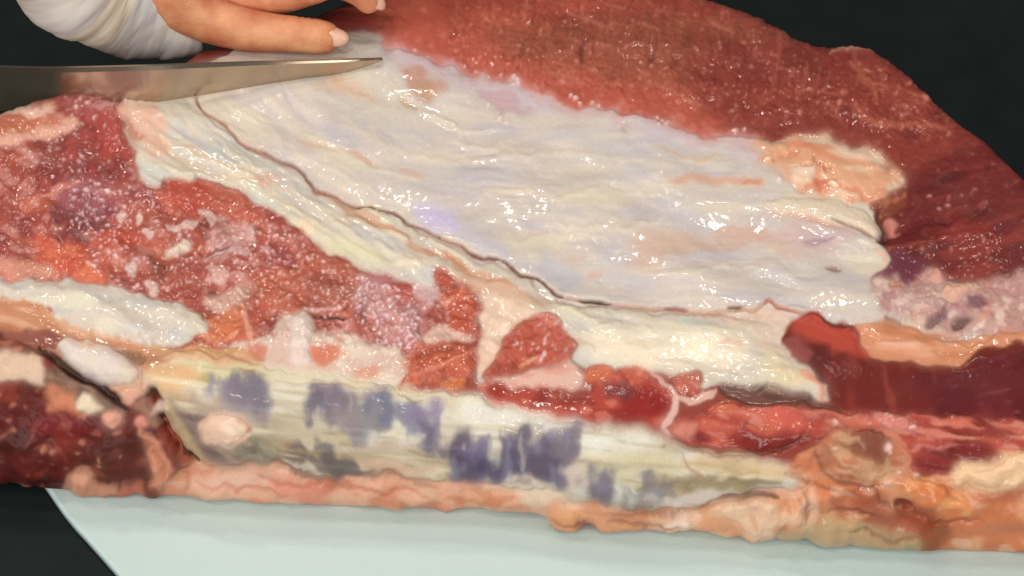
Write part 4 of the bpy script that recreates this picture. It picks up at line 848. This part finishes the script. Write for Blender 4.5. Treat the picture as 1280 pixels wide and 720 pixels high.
def resamp(c, n):
    a = np.r_[0, np.cumsum(np.hypot(*np.diff(c, axis=0).T))]; t = np.linspace(0, a[-1], n)
    return np.c_[np.interp(t, a, c[:, 0]), np.interp(t, a, c[:, 1])]
E3 = np.array([on_plane(u, v, p0, nrm) for u, v in resamp(EDGE, n)]); S3 = np.array([on_plane(u, v, p0, nrm) for u, v in resamp(SPINE, n)])
def bend(p, c):                                     # the blade dips behind the mound of meat on its left
    r = p - CPOS; r /= np.linalg.norm(r, axis=1, keepdims=True)
    return p + r * (.05 * np.clip((240 - c[:, :1]) / 200, 0, 2) ** 2)
E3 = bend(E3, resamp(EDGE, n)); S3 = bend(S3, resamp(SPINE, n))
vs = []
prof = [(0, .00005), (.12, .0006), (.34, .0010), (.90, .0012), (1.0, .0007)]
for sgn in (1, -1):
    for f, th in prof: vs.append(E3 * (1 - f) + S3 * f + nrm * th * sgn)
vs = np.vstack(vs); F = []; m5 = len(prof)
order = list(range(m5)) + [m5 + i for i in range(m5 - 1, -1, -1)]
for a in range(len(order)):
    r0, r1 = order[a], order[(a + 1) % len(order)]
    for i in range(n - 1): F.append((r0 * n + i, r0 * n + i + 1, r1 * n + i + 1, r1 * n + i))
bl = mesh_from('blade', vs, np.array(F), M_STEEL, knife)
bl.data.polygons.foreach_set('use_smooth', np.zeros(len(F), bool))
hc = np.array([on_plane(u, 106, p0, nrm) for u in (-56, -110, -170, -240)]); ax = (hc[-1] - hc[0]) / np.linalg.norm(hc[-1] - hc[0])
up = np.cross(nrm, ax); vs = []; F = []
for i, q in enumerate(hc):
    rr_ = (.9, 1.1, 1.0, 1.15)[i]
    for k in range(16):
        a = 2 * math.pi * k / 16; vs.append(q + nrm * math.cos(a) * .009 * rr_ + up * math.sin(a) * .012 * rr_)
for i in range(3):
    for k in range(16): F.append((i * 16 + k, i * 16 + (k + 1) % 16, (i + 1) * 16 + (k + 1) % 16, (i + 1) * 16 + k))
me = bpy.data.meshes.new('handle'); me.from_pydata([tuple(q) for q in vs], [], F + [tuple(range(15, -1, -1)), tuple(range(48, 64))])
for p_ in me.polygons: p_.use_smooth = True
me.materials.append(M_HANDLE); ho = bpy.data.objects.new('handle', me); COL.objects.link(ho); ho.parent = knife

# ------------------------------------------------------------------ hand and sleeve behind the knife
def rolled(name, path, rad, mat, colfn, lab, seed, cap=(1, 1)):
    """a thick, lumpy rolled strip: path of pixels and radii laid on the plane just behind the blade"""
    rg = np.random.default_rng(seed); m_ = 150; k_ = 72
    pp = resamp(curve(path, False, 8), m_); tt = np.linspace(0, 1, m_)
    pr = np.interp(tt, np.linspace(0, 1, len(rad)), rad)
    ends = np.ones(m_)
    if cap[0]: ends *= np.clip(1 - np.clip(1 - tt / .10, 0, 1) ** 2, .02, 1) ** .5
    if cap[1]: ends *= np.clip(1 - np.clip(1 - (1 - tt) / .08, 0, 1) ** 2, .02, 1) ** .5
    back = p0 - nrm * .012
    C3 = np.array([on_plane(u, v, back, nrm) for u, v in pp])
    d = np.gradient(C3, axis=0); d /= np.linalg.norm(d, axis=1, keepdims=True)
    an = np.linspace(0, 2 * math.pi, k_, endpoint=False)
    upv = np.cross(nrm, d); upv /= np.linalg.norm(upv, axis=1, keepdims=True)
    ns = np.zeros((m_, k_))
    for s1, s2, am in ((22, 9, .09), (8, 7, .05), (3.5, 3, .022), (1.2, 1.2, .006)):
        g_ = rg.standard_normal((m_, k_)); f1 = np.fft.fftfreq(m_)[:, None]; f2 = np.fft.fftfreq(k_)[None, :]
        g_ = np.fft.ifft2(np.fft.fft2(g_) * np.exp(-2 * math.pi ** 2 * ((s1 * f1) ** 2 + (s2 * f2) ** 2))).real
        ns += am * g_ / g_.std()
    ns = ns + .10 * np.sin(3 * an + rg.uniform(0, 6))[None, :] * np.sin(9 * tt + rg.uniform(0, 6))[:, None]
    rad3 = (pr * ends / PXM)[:, None] * (1 + ns)
    vs = C3[:, None] + nrm * (np.cos(an)[None, :, None] * rad3[..., None] * .85) + upv[:, None] * (np.sin(an)[None, :, None] * rad3[..., None])
    i2 = np.arange(m_ * k_).reshape(m_, k_); nx = np.roll(i2, -1, 1)
    f = np.stack([i2[:-1], nx[:-1], nx[1:], i2[1:]], -1).reshape(-1, 4)
    uu = np.repeat(pp[:, :1], k_, 1); cols = colfn(uu, np.repeat(an[None], m_, 0), ns)
    return mesh_from(name, vs.reshape(-1, 3), f, MATS[mat], slab, cols.reshape(-1, 3))
def mixc(a, b, t): t = np.clip(t, 0, 1)[..., None]; return lin(a) * (1 - t) + lin(b) * t
rq = np.random.default_rng(5)
def streaks(shape, s1, s2):
    g_ = rq.standard_normal(shape); f1 = np.fft.fftfreq(shape[0])[:, None]; f2 = np.fft.fftfreq(shape[1])[None, :]
    g_ = np.fft.ifft2(np.fft.fft2(g_) * np.exp(-2 * math.pi ** 2 * ((s1 * f1) ** 2 + (s2 * f2) ** 2))).real
    return g_ / g_.std()
def over(c, t, col_): t = np.clip(t, 0, 1)[..., None]; return c * (1 - t) + lin(col_) * t
def cloth_col(u, a, n_):
    c = mixc((216, 194, 160), (206, 206, 204), (u - 120) / 70 + n_ * 2)
    c = over(c, sm(streaks(u.shape, 14, 6), .2, 1.5) * .6, (186, 184, 190))
    return over(c, sm(streaks(u.shape, 10, 8), .5, 1.6) * .6, (224, 204, 172))
def cloth_mat():
    m, t, b = new_mat('white_cotton'); N, L = t.nodes, t.links
    at = N.new('ShaderNodeAttribute'); at.attribute_name = 'tissue_colour'; L.new(at.outputs['Color'], b.inputs['Base Color'])
    tc = N.new('ShaderNodeTexCoord'); wv = N.new('ShaderNodeTexNoise'); wv.inputs['Scale'].default_value = 1800
    L.new(tc.outputs['Object'], wv.inputs['Vector'])
    bp = N.new('ShaderNodeBump'); bp.inputs['Strength'].default_value = .3; bp.inputs['Distance'].default_value = .0004
    L.new(wv.outputs['Fac'], bp.inputs['Height']); L.new(bp.outputs[0], b.inputs['Normal'])
    b.inputs['Roughness'].default_value = .85; b.inputs['Specular IOR Level'].default_value = .15
    return m
def skin_mat():
    m, t, b = new_mat('skin'); N, L = t.nodes, t.links
    tc = N.new('ShaderNodeTexCoord'); n1 = N.new('ShaderNodeTexNoise'); n1.inputs['Scale'].default_value = 70; n1.inputs['Detail'].default_value = 5
    L.new(tc.outputs['Object'], n1.inputs['Vector'])
    cr = N.new('ShaderNodeValToRGB'); e = cr.color_ramp.elements
    e[0].position = .32; e[0].color = (*lin((190, 110, 78)), 1); e[1].position = .68; e[1].color = (*lin((222, 160, 116)), 1)
    L.new(n1.outputs['Fac'], cr.inputs[0]); L.new(cr.outputs[0], b.inputs['Base Color'])
    v = N.new('ShaderNodeTexVoronoi'); v.inputs['Scale'].default_value = 900; L.new(tc.outputs['Object'], v.inputs['Vector'])
    n2 = N.new('ShaderNodeTexNoise'); n2.inputs['Scale'].default_value = 260; n2.inputs['Detail'].default_value = 4; L.new(tc.outputs['Object'], n2.inputs['Vector'])
    ad = N.new('ShaderNodeMath'); ad.operation = 'ADD'; L.new(v.outputs['Distance'], ad.inputs[0]); L.new(n2.outputs['Fac'], ad.inputs[1])
    bp = N.new('ShaderNodeBump'); bp.inputs['Strength'].default_value = .35; bp.inputs['Distance'].default_value = .0005
    L.new(ad.outputs[0], bp.inputs['Height']); L.new(bp.outputs[0], b.inputs['Normal'])
    b.inputs['Roughness'].default_value = .5; b.inputs['Specular IOR Level'].default_value = .3
    b.inputs['Subsurface Weight'].default_value = .2; b.inputs['Subsurface Radius'].default_value = (1.0, .4, .25); b.inputs['Subsurface Scale'].default_value = .003
    return m
M_CLOTH, M_SKIN = cloth_mat(), skin_mat()
M_NAIL = plain('fingernail', tuple(lin((226, 178, 152))), .3)
MATS['cloth'] = M_CLOTH
person = bpy.data.objects.new('person', None); COL.objects.link(person); person.empty_display_size = .02
person['label'] = 'bare hand in a white sleeve resting on the meat behind the knife'; person['category'] = 'person'
YT = surf(400, 71)[1]
def at(u, v, dy): return on_plane(u, v, (0, YT + dy, 0), (0, -1, 0))
# joints: photo column and row, millimetres behind the thumb, radius in mm
NODES = [(110, -60, 24, 24), (170, -26, 24, 23), (226, -2, 22, 22), (272, 0, 24, 21), (318, -8, 28, 18),            # forearm, wrist, palm
         (262, 30, 8, 14), (312, 39, 5, 11.2), (352, 42, 4, 9.4), (380, 44, 3, 9.8), (408, 47, 3, 8.8), (424, 51, 3, 6.4),   # thumb 5..10
         (372, -16, 20, 11.5), (424, -26, 18, 9.4), (458, -8, 17, 8.2), (470, 14, 16, 6.6),      # index 11..14
         (376, -34, 40, 11.5), (438, -52, 38, 9.6), (478, -36, 36, 8.4), (492, -10, 34, 6.8),      # middle 15..18
         (366, -44, 58, 11), (424, -66, 57, 9.2), (462, -54, 55, 8.0), (476, -30, 52, 6.4),       # ring 19..22
         (350, -48, 76, 10), (396, -70, 76, 8), (426, -62, 74, 7.0), (438, -44, 72, 5.6)]       # little finger 23..26
EDG_ = [(0, 1), (1, 2), (2, 3), (3, 4), (2, 5), (5, 6), (6, 7), (7, 8), (8, 9), (9, 10), (4, 11), (11, 12), (12, 13), (13, 14), (4, 15), (15, 16), (16, 17), (17, 18),
        (4, 19), (19, 20), (20, 21), (21, 22), (3, 23), (23, 24), (24, 25), (25, 26)]
hm = bpy.data.meshes.new('hand_joints'); hm.from_pydata([tuple(at(u, v, d_ * .001)) for u, v, d_, r_ in NODES], EDG_, [])
ho = bpy.data.objects.new('hand_joints', hm); COL.objects.link(ho)
md = ho.modifiers.new('skin', 'SKIN'); md.use_smooth_shade = True; md.branch_smoothing = .6
for q, (u, v, d_, r_) in zip(hm.skin_vertices[0].data, NODES): q.radius = (r_ * .001, r_ * .001)
hm.skin_vertices[0].data[3].use_root = True
sb = ho.modifiers.new('sub', 'SUBSURF'); sb.levels = sb.render_levels = 3
me = bpy.data.meshes.new_from_object(ho.evaluated_get(bpy.context.evaluated_depsgraph_get()))
bpy.data.objects.remove(ho)
me.name = 'hand'; me.materials.clear(); me.materials.append(M_SKIN)
for p_ in me.polygons: p_.use_smooth = True
# creases over the thumb's and fingers' joints
cv = np.zeros(len(me.vertices) * 3, np.float32); me.vertices.foreach_get('co', cv); cv = cv.reshape(-1, 3)
nv = np.zeros_like(cv); me.vertices.foreach_get('normal', nv.ravel()); nv = np.array([q.normal for q in me.vertices], np.float32)
for a_, b_ in ((8, 9), (12, 13), (16, 17)):
    pa, pb = at(*NODES[a_][:2], NODES[a_][2] * .001), at(*NODES[b_][:2], NODES[b_][2] * .001); ax = (pb - pa) / np.linalg.norm(pb - pa)
    dd = cv - pa; t = dd @ ax; rad_ = np.linalg.norm(dd - t[:, None] * ax, axis=1)
    cr_ = (np.exp(-(t / .0011) ** 2) + .8 * np.exp(-((t - .0032) / .0010) ** 2) + .8 * np.exp(-((t + .0030) / .0010) ** 2)) * (rad_ < .014)
    cv -= nv * (cr_ * .0005)[:, None]
me.vertices.foreach_set('co', cv.ravel()); me.update()
hand = bpy.data.objects.new('hand', me); COL.objects.link(hand); hand.parent = person
for a_, b_, up_ in ((9, 10, (0, -.55, .83)), (13, 14, (.75, -.25, .6)), (17, 18, (.75, 0, .65))):
    pa, pb = at(*NODES[a_][:2], NODES[a_][2] * .001), at(*NODES[b_][:2], NODES[b_][2] * .001)
    ax = (pb - pa) / np.linalg.norm(pb - pa); n_ = np.array(up_); n_ = n_ - ax * (n_ @ ax); n_ /= np.linalg.norm(n_); sd_ = np.cross(n_, ax)
    r_ = NODES[b_][3] * .001; c_ = pa + ax * .003 + n_ * (NODES[a_][3] * .001 * .62)
    vs, F = [], []
    for i in range(9):
        for k in range(20):
            th, ph = math.pi * i / 8, 2 * math.pi * k / 20
            vs.append(c_ + ax * (.0075 * math.sin(th) * math.cos(ph)) + sd_ * (.0050 * math.sin(th) * math.sin(ph)) + n_ * (.0022 * math.cos(th) - .0020 * math.sin(ph) ** 2 * math.sin(th)))
    for i in range(8):
        for k in range(20): F.append((i * 20 + k, i * 20 + (k + 1) % 20, (i + 1) * 20 + (k + 1) % 20, (i + 1) * 20 + k))
    mesh_from('fingernail', np.array(vs), np.array(F), M_NAIL, person)
p0_keep = p0; p0 = np.array(at(240, 20, .024)) + nrm * .012
sl_ = rolled('sleeve', [(243, 18), (239, 18), (215, 15), (175, 9), (130, -4), (92, -34), (60, -84)], [50, 58, 62, 67, 72, 74, 80], 'cloth', cloth_col, '', 3, (0, 0))
sl_.parent = person
so_ = sl_.modifiers.new('thickness', 'SOLIDIFY'); so_.thickness = .0016; so_.offset = -1
p0 = p0_keep
